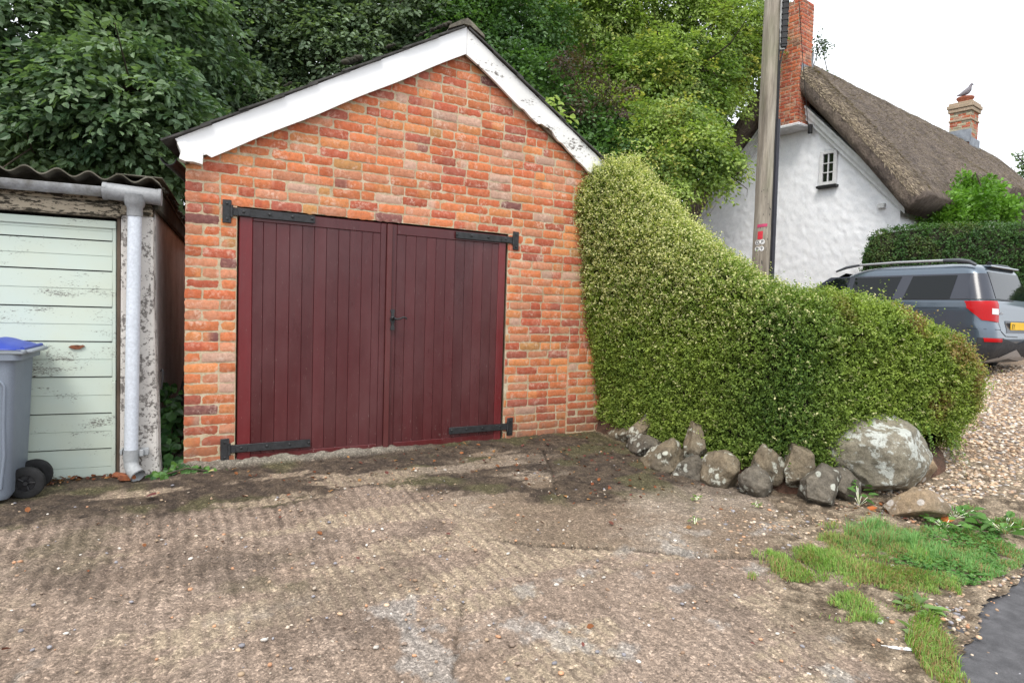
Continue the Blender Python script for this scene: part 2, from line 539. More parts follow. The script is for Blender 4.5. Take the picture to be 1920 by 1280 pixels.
# verge mask (earth and stones right of the concrete)
vl = np.minimum(3.35 + 0 * Y, 3.35)
vx = np.where(Y > -2.2, 3.42, 3.42 + 1.3 * (Y + 2.2) + 0.0)
vx = np.maximum(vx, 1.95)
verge = sstep(-.08, .08, X - vx + .35 * (N2 - .5))
conc_a = np.array([.300, .222, .166]); conc_b = np.array([.372, .285, .222]); conc_d = np.array([.158, .118, .091])
col = lerpc(conc_a, conc_b, np.clip(N2 * 1.6 - .3, 0, 1))
col = lerpc(col, conc_d, np.clip((1 - rib) * ribs_on * .62, 0, 1))
bare = bare * np.clip(.25 + 1.3 * rib * (.5 + N3), 0, 1)
col = lerpc(col, np.array([.42, .335, .235]), bare * .8)
col = lerpc(col, conc_d, dark_stain * .8)
slabc = lerpc(np.array([.215, .160, .112]), np.array([.34, .28, .22]), sstep(.42, .66, N1 + .2 * (N3 - .5)))
col = lerpc(col, slabc, above * .8)
dirtc = lerpc(np.array([.048, .036, .028]), np.array([.105, .078, .055]), sstep(.3, .7, N3))
dirtc = lerpc(dirtc, np.array([.10, .10, .04]), .6 * sstep(.5, .68, fbm(P2 * 3.3, 97, 3)))
col = lerpc(col, dirtc, dirt * .92)
crk = np.exp(-((Y - crack_y) / .012) ** 2) * sstep(1.0, 1.2, X) * (1 - sstep(2.6, 3.0, X))
crack2 = np.exp(-((X - (.45 + .55 * (Y + 2.9)) - .05 * (N2 - .5)) / .008) ** 2) * sstep(-3.6, -3.3, Y) * sstep(-2.2, -2.7, Y)
crack3 = np.exp(-((X - (2.2 + .5 * (Y + 1.0)) - .12 * (N1 - .5)) / .011) ** 2) * sstep(-1.7, -1.5, Y) * sstep(-.3, -.6, Y)
ck = np.clip(crk + crack2 * .7 + crack3, 0, 1)
col = lerpc(col, np.array([.055, .042, .03]), ck * .9)
pale = sstep(.63, .69, fbm(P2 * 3.1 + 30, 101, 4) + .12 * (N4 - .5) + .1 * (N3 - .5)) * sstep(-2.2, -2.6, Y) * .5
col = lerpc(col, np.array([.42, .40, .37]), pale * (1 - dirt))
earth = lerpc(np.array([.14, .105, .072]), np.array([.33, .26, .185]), sstep(.3, .7, N3))
col = lerpc(col, earth, verge)
Z = base + .004 + (rib - .5) * .009 * ribs_on + (N3 - .5) * .010 + (N4 - .5) * .006 + (N2 - .5) * .02 - .02 * ck + .006 * above + verge * (.02 * (N2 - .3) + .015 * (N3 - .5))
Z = Z + .012 * dirt * N3
# the concrete sill in front of the garage
sill = sstep(-.16, -.10, Y + .05 * (N2 - .5)) * sstep(-.46, -.34, X) * sstep(1.7, 1.0, X)
Z = Z + sill * (.02 + .03 * (N3 - .2))
col = lerpc(col, lerpc(np.array([.22, .19, .15]), np.array([.40, .37, .31]), N3), sill * .8)
a_, b_ = X.shape
idx = np.arange(a_ * b_).reshape(a_, b_)
quad = np.stack([idx[:-1, :-1], idx[1:, :-1], idx[1:, 1:], idx[:-1, 1:]], -1)
V = np.stack([X, Y, Z], -1).reshape(-1, 3)
C = col.reshape(-1, 3)
vm = verge[:-1, :-1] > .5
roadline = (-3.99 - .14 * (1 - sstep(1.95, 2.35, X)) + .19 * (X - 1.915) + .10 * (N2 - .5) + .05 * (N3 - .5))[:-1, :-1]
onroad = Y[:-1, :-1] < roadline
beyond = (X[:-1, :-1] > 5.2)
def sub(mask, name):
    f = quad[mask].reshape(-1, 4)
    used, inv = np.unique(f, return_inverse=True)
    return tag(mesh_obj(name, V[used], inv.reshape(-1, 4), MAT['drive'], cols=C[used], smooth=True), kind='structure')
sub((~vm) & (~onroad), 'concrete_drive')
sub(vm & (~onroad), 'earth_verge')
def drive_z(x, y):
    return gnd(x, y) + .008

# tarmac lane, crossing in front
rx_ = np.unique(np.concatenate([np.linspace(-60, -6, 10), np.linspace(-6, 8, 90), np.linspace(8, 70, 12)]))
tt = np.linspace(0, 1, 40)
RX, RT = np.meshgrid(rx_, tt, indexing='ij')
RYtop = -3.80 + .19 * (np.clip(RX, -30, 30) - 1.915)
RY = RYtop - RT * 5.2
RZ = gnd(RX, RY) + .004 + .012 * sstep(0, .3, RT) - .012 + .004 * (fbm(np.stack([RX, RY], -1) * 9, 5, 3) - .5)
a2, b2 = RX.shape
i2 = np.arange(a2 * b2).reshape(a2, b2)
tag(mesh_obj('tarmac_road', np.stack([RX, RY, RZ], -1).reshape(-1, 3), np.stack([i2[:-1, :-1], i2[:-1, 1:], i2[1:, 1:], i2[1:, :-1]], -1).reshape(-1, 4), MAT['tarmac'], smooth=True), kind='structure')

# gravel drive on the right
def gravel_edge(x):                      # near edge of the gravel, y as a function of x
    return np.where(x < 4.9, -3.02 + .10 * (x - 4.4), -3.6)
gx = np.concatenate([np.arange(4.3, 9, .06), np.arange(9, 22, .3)]); gy = np.concatenate([np.arange(-4.2, 1.5, .06), np.arange(1.5, 6.2, .4)])
v, q = grid_sheet('g', gx, gy, lambda X, Y: gnd(X, Y) + .010 + .02 * (fbm(np.stack([X, Y], -1) * 2.2, 15, 3) - .5), None,
                  keep=lambda x, y: y > np.maximum(gravel_edge(x) + .12 * (fbm(np.stack([x, y], -1) * 3, 8, 3) - .5), -3.5 + .19 * (x - 3.5)))
tag(mesh_obj('gravel_drive', v, q, MAT['gravel_base'], smooth=True), kind='structure')

# ---- pebbles
ICO_V = None
def ico():
    bm = bmesh.new(); bmesh.ops.create_icosphere(bm, subdivisions=1, radius=1.0)
    bm.verts.index_update()
    v = np.array([q.co[:] for q in bm.verts]); f = np.array([[q.index for q in p.verts] for p in bm.faces])
    bm.free(); return v, f
IV, IF = ico()
def pebble_field(name, xy, size, pal, seed, label_kind='stuff', flat=.55, lift=.3, zf=None):
    r = np.random.default_rng(seed)
    n = len(xy)
    nv = len(IV)
    z = (zf or drive_z)(xy[:, 0], xy[:, 1])
    sc = size[:, None] * np.stack([r.uniform(.7, 1.35, n), r.uniform(.6, 1.0, n), flat * r.uniform(.7, 1.2, n)], -1)
    rot = r.uniform(0, 6.283, n)
    jit = 1 + .22 * (r.random((n, nv)) - .5)
    p = IV[None] * jit[..., None] * sc[:, None, :]
    tilt = r.uniform(-.35, .35, n)
    y_, z_ = p[..., 1] * np.cos(tilt)[:, None] - p[..., 2] * np.sin(tilt)[:, None], p[..., 1] * np.sin(tilt)[:, None] + p[..., 2] * np.cos(tilt)[:, None]
    c, s = np.cos(rot)[:, None], np.sin(rot)[:, None]
    w = np.stack([p[..., 0] * c - y_ * s, p[..., 0] * s + y_ * c, z_], -1)
    w = w + np.stack([xy[:, 0], xy[:, 1], z + size * lift], -1)[:, None, :]
    f = (IF[None] + (np.arange(n) * nv)[:, None, None]).reshape(-1, 3)
    pal = np.asarray(pal)
    c = pal[r.integers(0, len(pal), n)] * r.uniform(.75, 1.2, n)[:, None]
    return tag(mesh_obj(name, w.reshape(-1, 3), f, MAT['pebble'], cols=np.repeat(c, nv, 0), smooth=True), kind=label_kind)
PAL_GRAVEL = [(.55, .42, .30), (.62, .51, .40), (.42, .28, .18), (.66, .60, .52), (.34, .25, .19), (.52, .36, .23), (.30, .27, .26), (.60, .47, .33)]
PAL_DRIVE = [(.50, .42, .33), (.62, .58, .52), (.36, .24, .16), (.28, .27, .29), (.45, .33, .22), (.52, .28, .16), (.24, .18, .14)]
r_ = np.random.default_rng(5)
n = 26000
xy = np.stack([4.3 + 7.0 * r_.random(n) ** 1.35, r_.uniform(-4.0, .6, n)], -1)
k = (xy[:, 1] > np.maximum(gravel_edge(xy[:, 0]), -3.5 + .19 * (xy[:, 0] - 3.5)) + .10 * (fbm(xy * 3, 8, 3) - .5)) & ~((xy[:, 0] < 5.5) & (xy[:, 1] > -2.1))
xy = xy[k]
tag(pebble_field('gravel', xy, r_.uniform(.010, .024, len(xy)), PAL_GRAVEL, 6), 'pale brown loose gravel covering the parking drive beside the car', 'gravel')
n = 4400
xy = np.stack([r_.uniform(-2.2, 4.3, n), r_.uniform(-4.3, -.1, n)], -1)
dens = .45 + .55 * sstep(.45, .62, fbm(xy * 1.4, 44, 3))
k = (r_.random(n) < dens * (.25 + .75 * sstep(-.3, -1.2, xy[:, 1]))) & (xy[:, 1] > -3.86 + .19 * (xy[:, 0] - 1.915))
xy = xy[k]
sz = .0035 + .0105 * r_.random(len(xy)) ** 1.9
tag(pebble_field('loose_pebbles', xy, sz, PAL_DRIVE, 12), 'scattered loose pebbles and grit over the ribbed concrete drive', 'pebbles')
# the stony margin by the verge and the lane edge
def spot(cx, cy, rx, ry, n, rr):
    a = rr.normal(size=(n, 2)) * np.array([rx, ry]); return a + np.array([cx, cy])
xy = np.concatenate([spot(2.75, -3.68, .28, .045, 150, r_), spot(2.45, -3.8, .18, .06, 70, r_), spot(3.4, -2.66, .45, .14, 260, r_), spot(3.95, -2.75, .45, .14, 380, r_),
                     spot(2.9, -2.5, .35, .2, 160, r_), spot(4.3, -2.85, .3, .12, 320, r_), spot(3.5, -3.62, .2, .04, 60, r_), spot(2.2, -4.1, .3, .1, 24, r_), spot(.55, -2.55, .18, .10, 40, r_)])
sz = .005 + .012 * r_.random(len(xy)) ** 2.2
tag(pebble_field('margin_stones', xy, sz, PAL_GRAVEL[:3] + PAL_GRAVEL[4:7] + PAL_DRIVE[2:6], 14), 'loose flints and pebbles along the edge of the grass verge', 'stones')

# ================================================================== LEAVES
LEAF_T = np.array([[0, 0, 0], [.30, .28, .06], [.24, .70, .05], [0, 1.0, -.06], [-.24, .70, .05], [-.30, .28, .06]], dtype=float)
def leaf_field(pos, fwd, nrm, size, col, width=1.0, fold=1.0, curl=0.0):
    n = len(pos)
    fwd = fwd / (np.linalg.norm(fwd, axis=1, keepdims=True) + 1e-9)
    side = np.cross(fwd, nrm)
    side = side / (np.linalg.norm(side, axis=1, keepdims=True) + 1e-9)
    nn = np.cross(side, fwd)
    size = np.broadcast_to(np.asarray(size), (n,))
    T = LEAF_T.copy(); T[:, 0] *= width; T[:, 2] *= fold
    if curl: T[:, 2] -= curl * T[:, 1] ** 2
    v = pos[:, None, :] + size[:, None, None] * (side[:, None, :] * T[None, :, 0, None] + fwd[:, None, :] * T[None, :, 1, None] + nn[:, None, :] * T[None, :, 2, None])
    b = (np.arange(n) * 6)[:, None]
    f = np.concatenate([b + np.array([[0, 1, 2, 3]]), b + np.array([[0, 3, 4, 5]])], 1).reshape(-1, 4)
    return v.reshape(-1, 3), f, np.repeat(np.asarray(col), 6, 0)
def unit(a):
    return a / (np.linalg.norm(a, axis=-1, keepdims=True) + 1e-9)

# ================================================================== BRICKWORK
PAL_BRICK = [((.54, .175, .075), 8), ((.49, .135, .060), 6), ((.42, .105, .058), 4), ((.52, .22, .125), 5), ((.36, .105, .070), 2.2), ((.20, .085, .075), .8), ((.46, .23, .09), .6), ((.50, .31, .23), 1.2), ((.58, .225, .090), 4)]
def pick_brick(r, pal=PAL_BRICK):
    w = np.array([p[1] for p in pal]); i = r.choice(len(pal), p=w / w.sum())
    return np.array(pal[i][0]) * r.uniform(.82, 1.15)
def one_brick(x0, x1, z0, z1, r, proud=.002, nx=None, rough=.0023):
    """front face with a worn outline, in the plane y=0, facing -y"""
    nx = nx or max(4, int((x1 - x0) / .022)); nz = 4
    u = np.linspace(0, 1, nx + 1); w = np.linspace(0, 1, nz + 1)
    U, W = np.meshgrid(u, w, indexing='ij')
    Xb = x0 + (x1 - x0) * U; Zb = z0 + (z1 - z0) * W
    edge = (U < 1e-6) | (U > 1 - 1e-6) | (W < 1e-6) | (W > 1 - 1e-6)
    cor = ((U < 1e-6) | (U > 1 - 1e-6)) & ((W < 1e-6) | (W > 1 - 1e-6))
    Yb = -proud + r.normal(0, .0008, U.shape)
    Yb = np.where(edge, -proud + .0042, Yb)
    wav = r.normal(0, rough, U.shape)
    Zb = Zb + np.where(edge, wav, 0) + np.where(cor, (.5 - W) * .005, 0)
    Xb = Xb + np.where(edge, r.normal(0, rough * .8, U.shape), 0) + np.where(cor, (.5 - U) * .005, 0)
    # pull the second ring close to the edge so the arris is tight
    P = np.stack([Xb, Yb, Zb], -1)
    return P
def lay_bricks(mb, x0, x1, z0, z1, course, clip, r, proud=.0022, length=.229, head=.108, joint=.0105, pal=PAL_BRICK):
    nc = int((z1 - z0) / course) + 1
    for c in range(nc):
        za = z0 + c * course; zb = za + course - joint
        x = x0 + (0 if c % 2 else 0)
        first = True
        while x < x1 - .03:
            if first: L = head if c % 2 else length
            else: L = head if r.random() < .13 else length
            first = False
            L *= r.uniform(.965, 1.03)
            a, b = x, min(x + L, x1)
            x = x + L + joint
            for (a2, b2, za2, zb2) in clip(a, b, za, zb):
                if b2 - a2 < .025 or zb2 - za2 < .02: continue
                dz = r.normal(0, .0016)
                P = one_brick(a2, b2, za2 + dz, zb2 + dz, r, proud + r.normal(0, .0012))
                cc = pick_brick(r, pal)
                cf = np.tile(cc, (P.shape[0] * P.shape[1], 1))
                if r.random() < .22:            # two-tone, kiss-marked brick
                    k = (P[..., 0].ravel() - a2) / (b2 - a2)
                    t = sstep(.45, .6, k if r.random() < .5 else 1 - k)
                    cf = lerpc(cf, pick_brick(r, pal), t * .8)
                mb.grid(P, cf)
    return mb

# ================================================================== GARAGE
GX0, GX1, APX, APZ, SL = -.365, 4.0, 1.815, 3.62, .592
DX0, DX1, DZ1 = -.018, 2.345, 1.948
def gable(x): return APZ - SL * abs(x - APX)
garage = empty('brick_garage', (GX0 + 2.2, 0, 0), 0, 'small red brick garage with white bargeboards and maroon double doors', 'garage')
GO = np.array([GX0 + 2.2, 0, 0])
def gchild(o, parent=None):
    o.parent = parent or garage
    if parent is None: o.location = tuple(-GO)
    return o
rb = np.random.default_rng(21)
mb = MB()
def gclip(a, b, za, zb):
    zt = min(gable(a), gable(b)) - .02
    if za > zt - .03: return []
    zb = min(zb, zt + .04)
    if zb <= DZ1 + .02 and b > DX0 and a < DX1 and za < DZ1 - .03:
        out = []
        if a < DX0 - .02: out.append((a, DX0, za, zb))
        if b > DX1 + .02: out.append((DX1, b, za, zb))
        return out
    return [(a, b, za, zb)]
lay_bricks(mb, GX0, GX1, -.075, 3.6, .0778, gclip, rb)
wall = gchild(mb.build('brick_front', MAT['brick'], smooth=False))
smooth_angle(wall, 50)
# mortar bed: front skin with the door opening cut out, plus side and rear walls
mm = MB()
def mortar_patch(x0, x1, z0, z1f, y=.0034):
    nx = max(2, int((x1 - x0) / .04)); 
    xs = np.linspace(x0, x1, nx + 1)
    P = []
    for x in xs:
        zt = z1f(x); zs = np.linspace(z0, zt, max(2, int((3.4 - z0) / .04)))
        P.append([[x, y + .0022 * (fbm(np.array([[x * 25, zz * 25, 0]]), 2, 2)[0] - .5) * 2, zz] for zz in zs])
    mm.grid(P)
mortar_patch(GX0 + .003, DX0, -.12, lambda x: DZ1)
mortar_patch(DX1, GX1, -.12, lambda x: DZ1)
mortar_patch(GX0 + .003, GX1, DZ1, lambda x: max(gable(x) - .04, DZ1 + .02))
# reveals of the opening
mm.box(DX0 - .004, DX0, .002, .22, -.1, DZ1, 0)
mm.box(DX1, DX1 + .004, .002, .22, -.1, DZ1, 0)
mm.box(DX0, DX1, .002, .22, DZ1, DZ1 + .004, 0)
gchild(mm.build('mortar_bed', MAT['mortar']))

def brick_tex():
    m = NT('brick_side_wall')
    tc = m.n('ShaderNodeTexCoord'); sp = m.n('ShaderNodeSeparateXYZ'); m.l(tc.outputs['Object'], sp.inputs[0])
    cb = m.n('ShaderNodeCombineXYZ'); m.l(m.math('ADD', sp.outputs[0], sp.outputs[1]), cb.inputs[0]); m.l(sp.outputs[2], cb.inputs[1])
    b = m.n('ShaderNodeTexBrick'); m.l(cb.outputs[0], b.inputs['Vector'])
    b.inputs['Scale'].default_value = 1; b.inputs['Brick Width'].default_value = .24; b.inputs['Row Height'].default_value = .0778
    b.inputs['Mortar Size'].default_value = .006; b.inputs['Color1'].default_value = (.46, .13, .06, 1); b.inputs['Color2'].default_value = (.30, .08, .05, 1); b.inputs['Mortar'].default_value = (.45, .37, .26, 1)
    n2 = m.noise(30, 5, .7)
    c = m.mix(.6, b.outputs[0], m.ramp(n2, [(.3, .6), (.7, 1.3)]), 'MULTIPLY')
    return m.done(m.bsdf(c, .9, m.bump(b.outputs[1], -.5, .006), spec=.2))
MAT['brick_side'] = brick_tex()
mb = MB()
mb.box(GX0, GX0 + .215, .010, 5.2, -.2, 2.28, 0)
mb.box(GX1 - .215, GX1, .010, 5.2, -.2, 2.28, 0)
mb.prism([(GX0 + .22, -.2), (GX1 - .22, -.2), (GX1 - .22, 2.28), (APX, 3.55), (GX0 + .22, 2.28)], 1, 4.98, 5.2)
gchild(mb.build('side_wall', MAT['brick_side']))
# shallow pier at the right foot of the wall
mb = MB(); rp = np.random.default_rng(33)
lay_bricks(mb, 3.07, 3.72, -.05, .83, .0778, lambda a, b, za, zb: [(a, b, za, zb)], rp)
pier = gchild(mb.build('brick_pier', MAT['brick'])); pier.location = (-GO[0], -.035, 0); smooth_angle(pier, 50)
mb = MB(); mb.box(3.073, 3.72, -.033, -.001, -.12, .85, .002); gchild(mb.build('pier_mortar', MAT['mortar']), None)
mb = MB(); mb.box(-.01, 2.34, .10, .14, -.1, 1.95, 0); gchild(mb.build('interior_shade_sheet', MAT['dark']))  # black sheet painting in the shade behind the door leaves

# roof of overlapping tiles
mb = MB()
for s in (-1, 1):
    L = 2.62
    rows = 9
    ca, sa = 1 / math.hypot(1, SL), SL / math.hypot(1, SL)
    for k in range(rows):
        d0 = .02 + k * L / rows; d1 = d0 + L / rows + .07
        up = .013
        def pt(d, h): return (APX + s * (d * ca + h * sa), APZ + .076 + -d * sa + h * ca)
        o = [pt(d0, 0.0 + .0), pt(d1, .014), pt(d1, .014 + up), pt(d0, up)]
        if s < 0: o = o[::-1]
        wob = random.uniform(-.012, .012)
        mb.prism(o, 1, -.085 + wob, 5.3)
roof = gchild(mb.build('tiled_roof', MAT['slate']))
mb = MB()
for k in range(12):
    y0 = -.095 + k * .45
    jz = random.uniform(-.006, .006)
    pr = [(APX + .175, APZ + .012 + jz), (APX + .168, APZ + .040 + jz), (APX + .05, APZ + .118 + jz), (APX, APZ + .142 + jz), (APX - .05, APZ + .118 + jz), (APX - .168, APZ + .040 + jz), (APX - .175, APZ + .012 + jz)]
    pin = [(APX - .03, APZ + .085), (APX + .03, APZ + .085)][::-1]
    mb.prism(pr + pin[::-1], 1, y0, y0 + .44 + random.uniform(-.01, .004))
gchild(mb.build('ridge_tile', MAT['ridge']), roof)
roof.children and None
mb = MB()
for (d, sz) in ((1.12, .05), (.75, .022), (.3, .03), (1.7, .018), (.2, .035), (.45, .02)):
    ca, sa = 1 / math.hypot(1, SL), SL / math.hypot(1, SL)
    for k in range(7):
        t = d + random.uniform(-1.6, 1.6) * sz
        v = IV * np.array([sz * .8, sz, sz * .45]) * (1 + .3 * (rng.random((len(IV), 1)) - .5))
        mb.add(v + np.array([APX - t * ca - .05 * sa, -.06 + random.uniform(-.01, .05), APZ + .115 - t * sa + .04 * ca]), IF.tolist())
gchild(mb.build('moss', MAT['mossy'], smooth=True), roof)

# bargeboards
def barge(s, name, mat):
    """left board smooth, right board flaking"""
    mb = MB()
    t = .026
    if s < 0:
        x1, xe = APX + .012, -.435
        n = 40
        top = [(x, APZ + .075 + SL * (x - APX)) for x in np.linspace(xe, x1, n)]
        bot = [(x, APZ - .155 + SL * (x - APX) + .004 * math.sin(x * 9)) for x in np.linspace(x1, -.20, n)]
        out = top + bot + [(-.235, 2.285), (-.265, 2.27), (-.30, 2.262), (-.33, 2.285), (-.345, 2.30), (-.385, 2.315), (-.41, 2.33)]
    else:
        x0, xe = APX + .016, 4.22
        n = 60
        xs = np.linspace(x0, xe, n)
        top = [(x, APZ + .075 - SL * (x - APX) + (.006 * random.random() if x > 2.3 else 0)) for x in xs]
        bot = []
        for x in xs[::-1]:
            w = -.155 + (.012 * math.sin(x * 7) + (.02 * random.random() if 2.4 < x < 3.3 else .003))
            if 2.62 < x < 2.78: w += .03
            bot.append((x, APZ + w - SL * (x - APX)))
        out = top + bot
    pts = out
    mb.prism(pts[::-1] if s > 0 else pts[::-1], 1, -.062, -.062 + t)
    o = mb.build(name, mat)
    return gchild(o)
b1 = barge(-1, 'bargeboard', MAT['barge_smooth'])
b2 = barge(1, 'bargeboard', MAT['barge_peel']); b2['label'] = 'right bargeboard with flaking white paint'
# verge underlay between board and wall, rotten eaves box
mb = MB()
for s in (-1, 1):
    o = [(APX, APZ - .13), (APX + s * 2.18, APZ - .13 - SL * 2.18), (APX + s * 2.18, APZ + .06 - SL * 2.18), (APX, APZ + .06)]
    mb.prism(o if s < 0 else o[::-1], 1, -.035, .012)
gchild(mb.build('barge_backing', MAT['timber']))
mb = MB()
pts = [(-.425, 2.335), (-.40, 2.275), (-.412, 2.225), (-.375, 2.212), (-.32, 2.216), (-.262, 2.205), (-.258, 2.25), (-.262, 2.305), (-.30, 2.33), (-.34, 2.318), (-.37, 2.35)]
mb.prism(pts[::-1], 1, -.085, .02)
gchild(mb.build('eaves_block', MAT['barge_peel']))
mb = MB()
prof = [(-.475 + .052 * math.cos(a), 2.235 + .052 * math.sin(a)) for a in np.linspace(math.pi, 2 * math.pi, 10)]
inn = [(-.475 + .046 * math.cos(a), 2.235 + .046 * math.sin(a)) for a in np.linspace(2 * math.pi, math.pi, 10)]
mb.prism(prof + inn, 1, -.0, 5.2)
pass
gchild(mb.build('gutter', MAT['black']))

# sides sheared right to hide the left wall and let skylight into the gap
for o in list(garage.children) + [c for k in garage.children for c in k.children]:
    nv = len(o.data.vertices); co = np.empty(nv * 3, dtype=np.float32); o.data.vertices.foreach_get('co', co); co = co.reshape(-1, 3)
    co[:, 0] += .27 * np.maximum(co[:, 1], 0)
    o.data.vertices.foreach_set('co', co.ravel()); o.data.update()
# doors
def door_leaf(x0, x1, hinge_left, name, label):
    r = np.random.default_rng(3 if hinge_left else 4)
    mb = MB()
    Z0, Z1 = -.012, 1.932
    red = (.140, .014, .017); brown = (.068, .0125, .0140); rail = (.074, .013, .015)
    yf = .006
    # stiles: the outer is redder
    ow = .095 if hinge_left else .075
    iw = .052
    if hinge_left:
        so, si = (x0, x0 + ow), (x1 - iw, x1)
    else:
        so, si = (x1 - ow, x1), (x0, x0 + iw + .03)
    mb.box(so[0], so[1], yf - .001, .05, Z0, Z1, .005, red)
    mb.box(si[0], si[1], yf - .003, .05, Z0, Z1, .006, brown)
    if not hinge_left:                               # cover strip over the meeting edge
        mb.box(x0 - .012, x0 + .034, -.018, .008, Z0 + .02, Z1 - .004, .004, (.088, .018, .017))
    a, b = (so[1], si[0]) if hinge_left else (si[1], so[0])
    mb.box(a + .0005, b - .0005, yf + .001, .05, Z1 - .085, Z1, .004, rail)
    mb.box(a + .0005, b - .0005, yf + .003, .05, Z0, Z0 + .075, .004, (.095, .012, .013))
    # tongued boards
    n = 11
    ws = [1.0] * n; ws[0] = .85; ws[-1] = .7
    ws = np.array(ws) * r.uniform(.94, 1.06, n); ws = np.cumsum(ws) / ws.sum()
    e = [a] + list(a + (b - a) * ws)
    for i in range(n):
        k = r.uniform(.82, 1.2)
        c = tuple(np.array(brown) * k)
        dy = r.normal(0, .0008)
        mb.box(e[i] + .0009, e[i + 1] - .0009, yf + .006 + dy, .048, Z0 + .075, Z1 - .085, .0026, c)
    mb.box(x0 + .01, x1 - .01, .049, .06, Z0, Z1, 0, (.02, .006, .006))
    o = gchild(mb.build(name, MAT['door']))
    o['label'] = label
    def hinge(zc, reach, plate_x, lab):
        hb = MB()
        s = 1 if hinge_left else -1
        px = plate_x
        hb.box(px - .030, px + .030, -.014, .004, zc - .088, zc + .082, .003)
        hb.tube([(px + s * .03, -.016, zc - .045), (px + s * .03, -.016, zc + .045)], .011, 10)
        xa, xb = sorted((px + s * .03, reach))
        hb.box(xa, xb, -.013, -.003, zc - .031, zc + .031, .003)
        hb.box(*sorted((px + s * .075, px + s * .16)), -.0175, -.0125, zc - .026, zc + .026, .003)
        for dx in (.115, .30, .47, .62):
            xx = px + s * dx
            if xa < xx < xb:
                hb.lathe([(.0105, -.013), (.011, -.019), (.006, -.0225), (0.0005, -.0235)], (xx, 0, zc + .004), 'y', 10)
        for dz in (-.06, .055):
            hb.lathe([(.010, -.013), (.010, -.019), (.005, -.022), (.0005, -.0225)], (px, 0, zc + dz), 'y', 8)
        h = hb.build('strap_hinge', MAT['iron'], o)
        smooth_angle(h, 40)
        return h
    if hinge_left:
        hinge(1.903, .555, -.088, ''); hinge(.118, .545, -.088, '')
    else:
        hinge(1.893, 1.795, 2.425, ''); hinge(.128, 1.775, 2.418, '')
        hb = MB()
        pl = []
        for i in range(25):
            t = i / 24
            w = .017 + .006 * math.cos(t * 6.283 * 2) - .010 * (abs(t - .5) > .46)
            pl.append((1.213 - w, 1.035 + .175 * t))
        pr = [(1.213 + (1.213 - p[0]), p[1]) for p in pl][::-1]
        hb.prism((pl + pr), 1, -.0245, -.0185)
        hb.lathe([(.016, -.024), (.016, -.042), (.011, -.046), (.0105, -.062)], (1.213, 0, 1.135), 'y', 14)
        path = [(1.213, -.060, 1.135), (1.235, -.064, 1.128), (1.262, -.066, 1.132), (1.285, -.066, 1.143), (1.305, -.065, 1.146), (1.322, -.064, 1.136), (1.318, -.064, 1.127)]
        hb.tube(path, [.010, .0085, .0075, .0075, .008, .0085, .006], 10)
        hb.tube([(1.213, -.026, 1.078), (1.213, -.0245, 1.078)], .006, 8)
        h = hb.build('door_handle', MAT['iron'], o)
        smooth_angle(h, 50)
    return o
door_leaf(0.0, 1.158, True, 'door', 'left maroon boarded door leaf without a handle')
door_leaf(1.168, 2.326, False, 'door', 'right maroon boarded door leaf with a black lever handle')
# ================================================================== SHED (concrete sectional garage) at the left
SA = math.radians(-8.22)
SO = (-.58, -.10, .0)
shed = empty('concrete_shed', SO, SA, 'pale green panelled old concrete shed with corrugated roof beside the brick garage', 'shed')
# local: x to the right along the front, y into the shed, right front corner at x=0
def sh(mb_, name, mat, parent=None, sm=None):
    o = mb_.build(name, mat, parent or shed)
    if sm: smooth_angle(o, sm)
    return o
mb = MB()
mb.box(-.182, -.0, .0, .16, -.25, 1.80, .012)
post = sh(mb, 'concrete_post', MAT['concrete_peel'])
# splayed foot of the post: reshape
me = post.data
co = np.empty(len(me.vertices) * 3, dtype=np.float32); me.vertices.foreach_get('co', co); co = co.reshape(-1, 3)
bmx = bmesh.new(); bmx.from_mesh(me)
bmesh.ops.subdivide_edges(bmx, edges=[e for e in bmx.edges if abs(e.verts[0].co.z - e.verts[1].co.z) > 1], cuts=26)
for vv in bmx.verts:
    z = vv.co.z
    t = max(0, 1.75 - z) / 1.8
    if vv.co.x > -.09: vv.co.x += .012 + .052 * t ** 1.6 + .008 * (vnoise(np.array([[z * 9, 0, 0]]), 4)[0] - .5)
    if vv.co.y < .08: vv.co.y -= .03 * t ** 2 + .010 * (vnoise(np.array([[z * 14, vv.co.x * 20, 0]]), 5)[0] - .5)
bmx.to_mesh(me); bmx.free(); smooth_angle(post, 35)
mb = MB(); mb.box(-.208, -.186, .025, .07, -.1, 1.78, .004); sh(mb, 'door_jamb', MAT['timber'])
mb = MB()
mb.box(-2.6, -.183, -.01, .14, 1.775, 1.868, .012); mb.box(-2.6, .0, .012, .14, 1.868, 1.965, .01); mb.box(-.19, .008, -.012, .10, 1.80, 1.88, .012)
sh(mb, 'lintel', MAT['lintel'])
mb = MB(); mb.box(-2.6, -.21, .09, .12, -.1, 1.80, 0); sh(mb, 'dark_opening', MAT['dark'])
# up-and-over door with lapped horizontal boards
mb = MB()
zs = [-.055, .195, .44, .69, .93, 1.165, 1.41, 1.615, 1.745]
for i in range(len(zs) - 1):
    a, b = zs[i], zs[i + 1]
    m_ = (a + b) / 2
    prof = [(.055, a + .005), (.030, a + .005), (.0335, m_ - .002), (.0355, m_ - .001), (.0355, m_ + .001), (.0315, m_ + .002), (.036, b - .003), (.055, b - .003)]
    mb.prism(prof, 0, -2.5, -.237 if i > 0 else -.237)
mb.box(-.237, -.213, .020, .055, -.055, .66, .004)
mb.box(-.237, -.213, .032, .055, .66, 1.745, .004)
mb.box(-2.5, -.213, .02, .055, 1.70, 1.752, .004)
sdoor = sh(mb, 'door', MAT['green_paint'])
mb = MB()
pts = [(-.047, .0), (-.03, .010), (.0, .013), (.022, .010), (.034, .014), (.047, .004), (.03, -.006), (.018, -.014), (-.01, -.016), (-.03, -.010)]
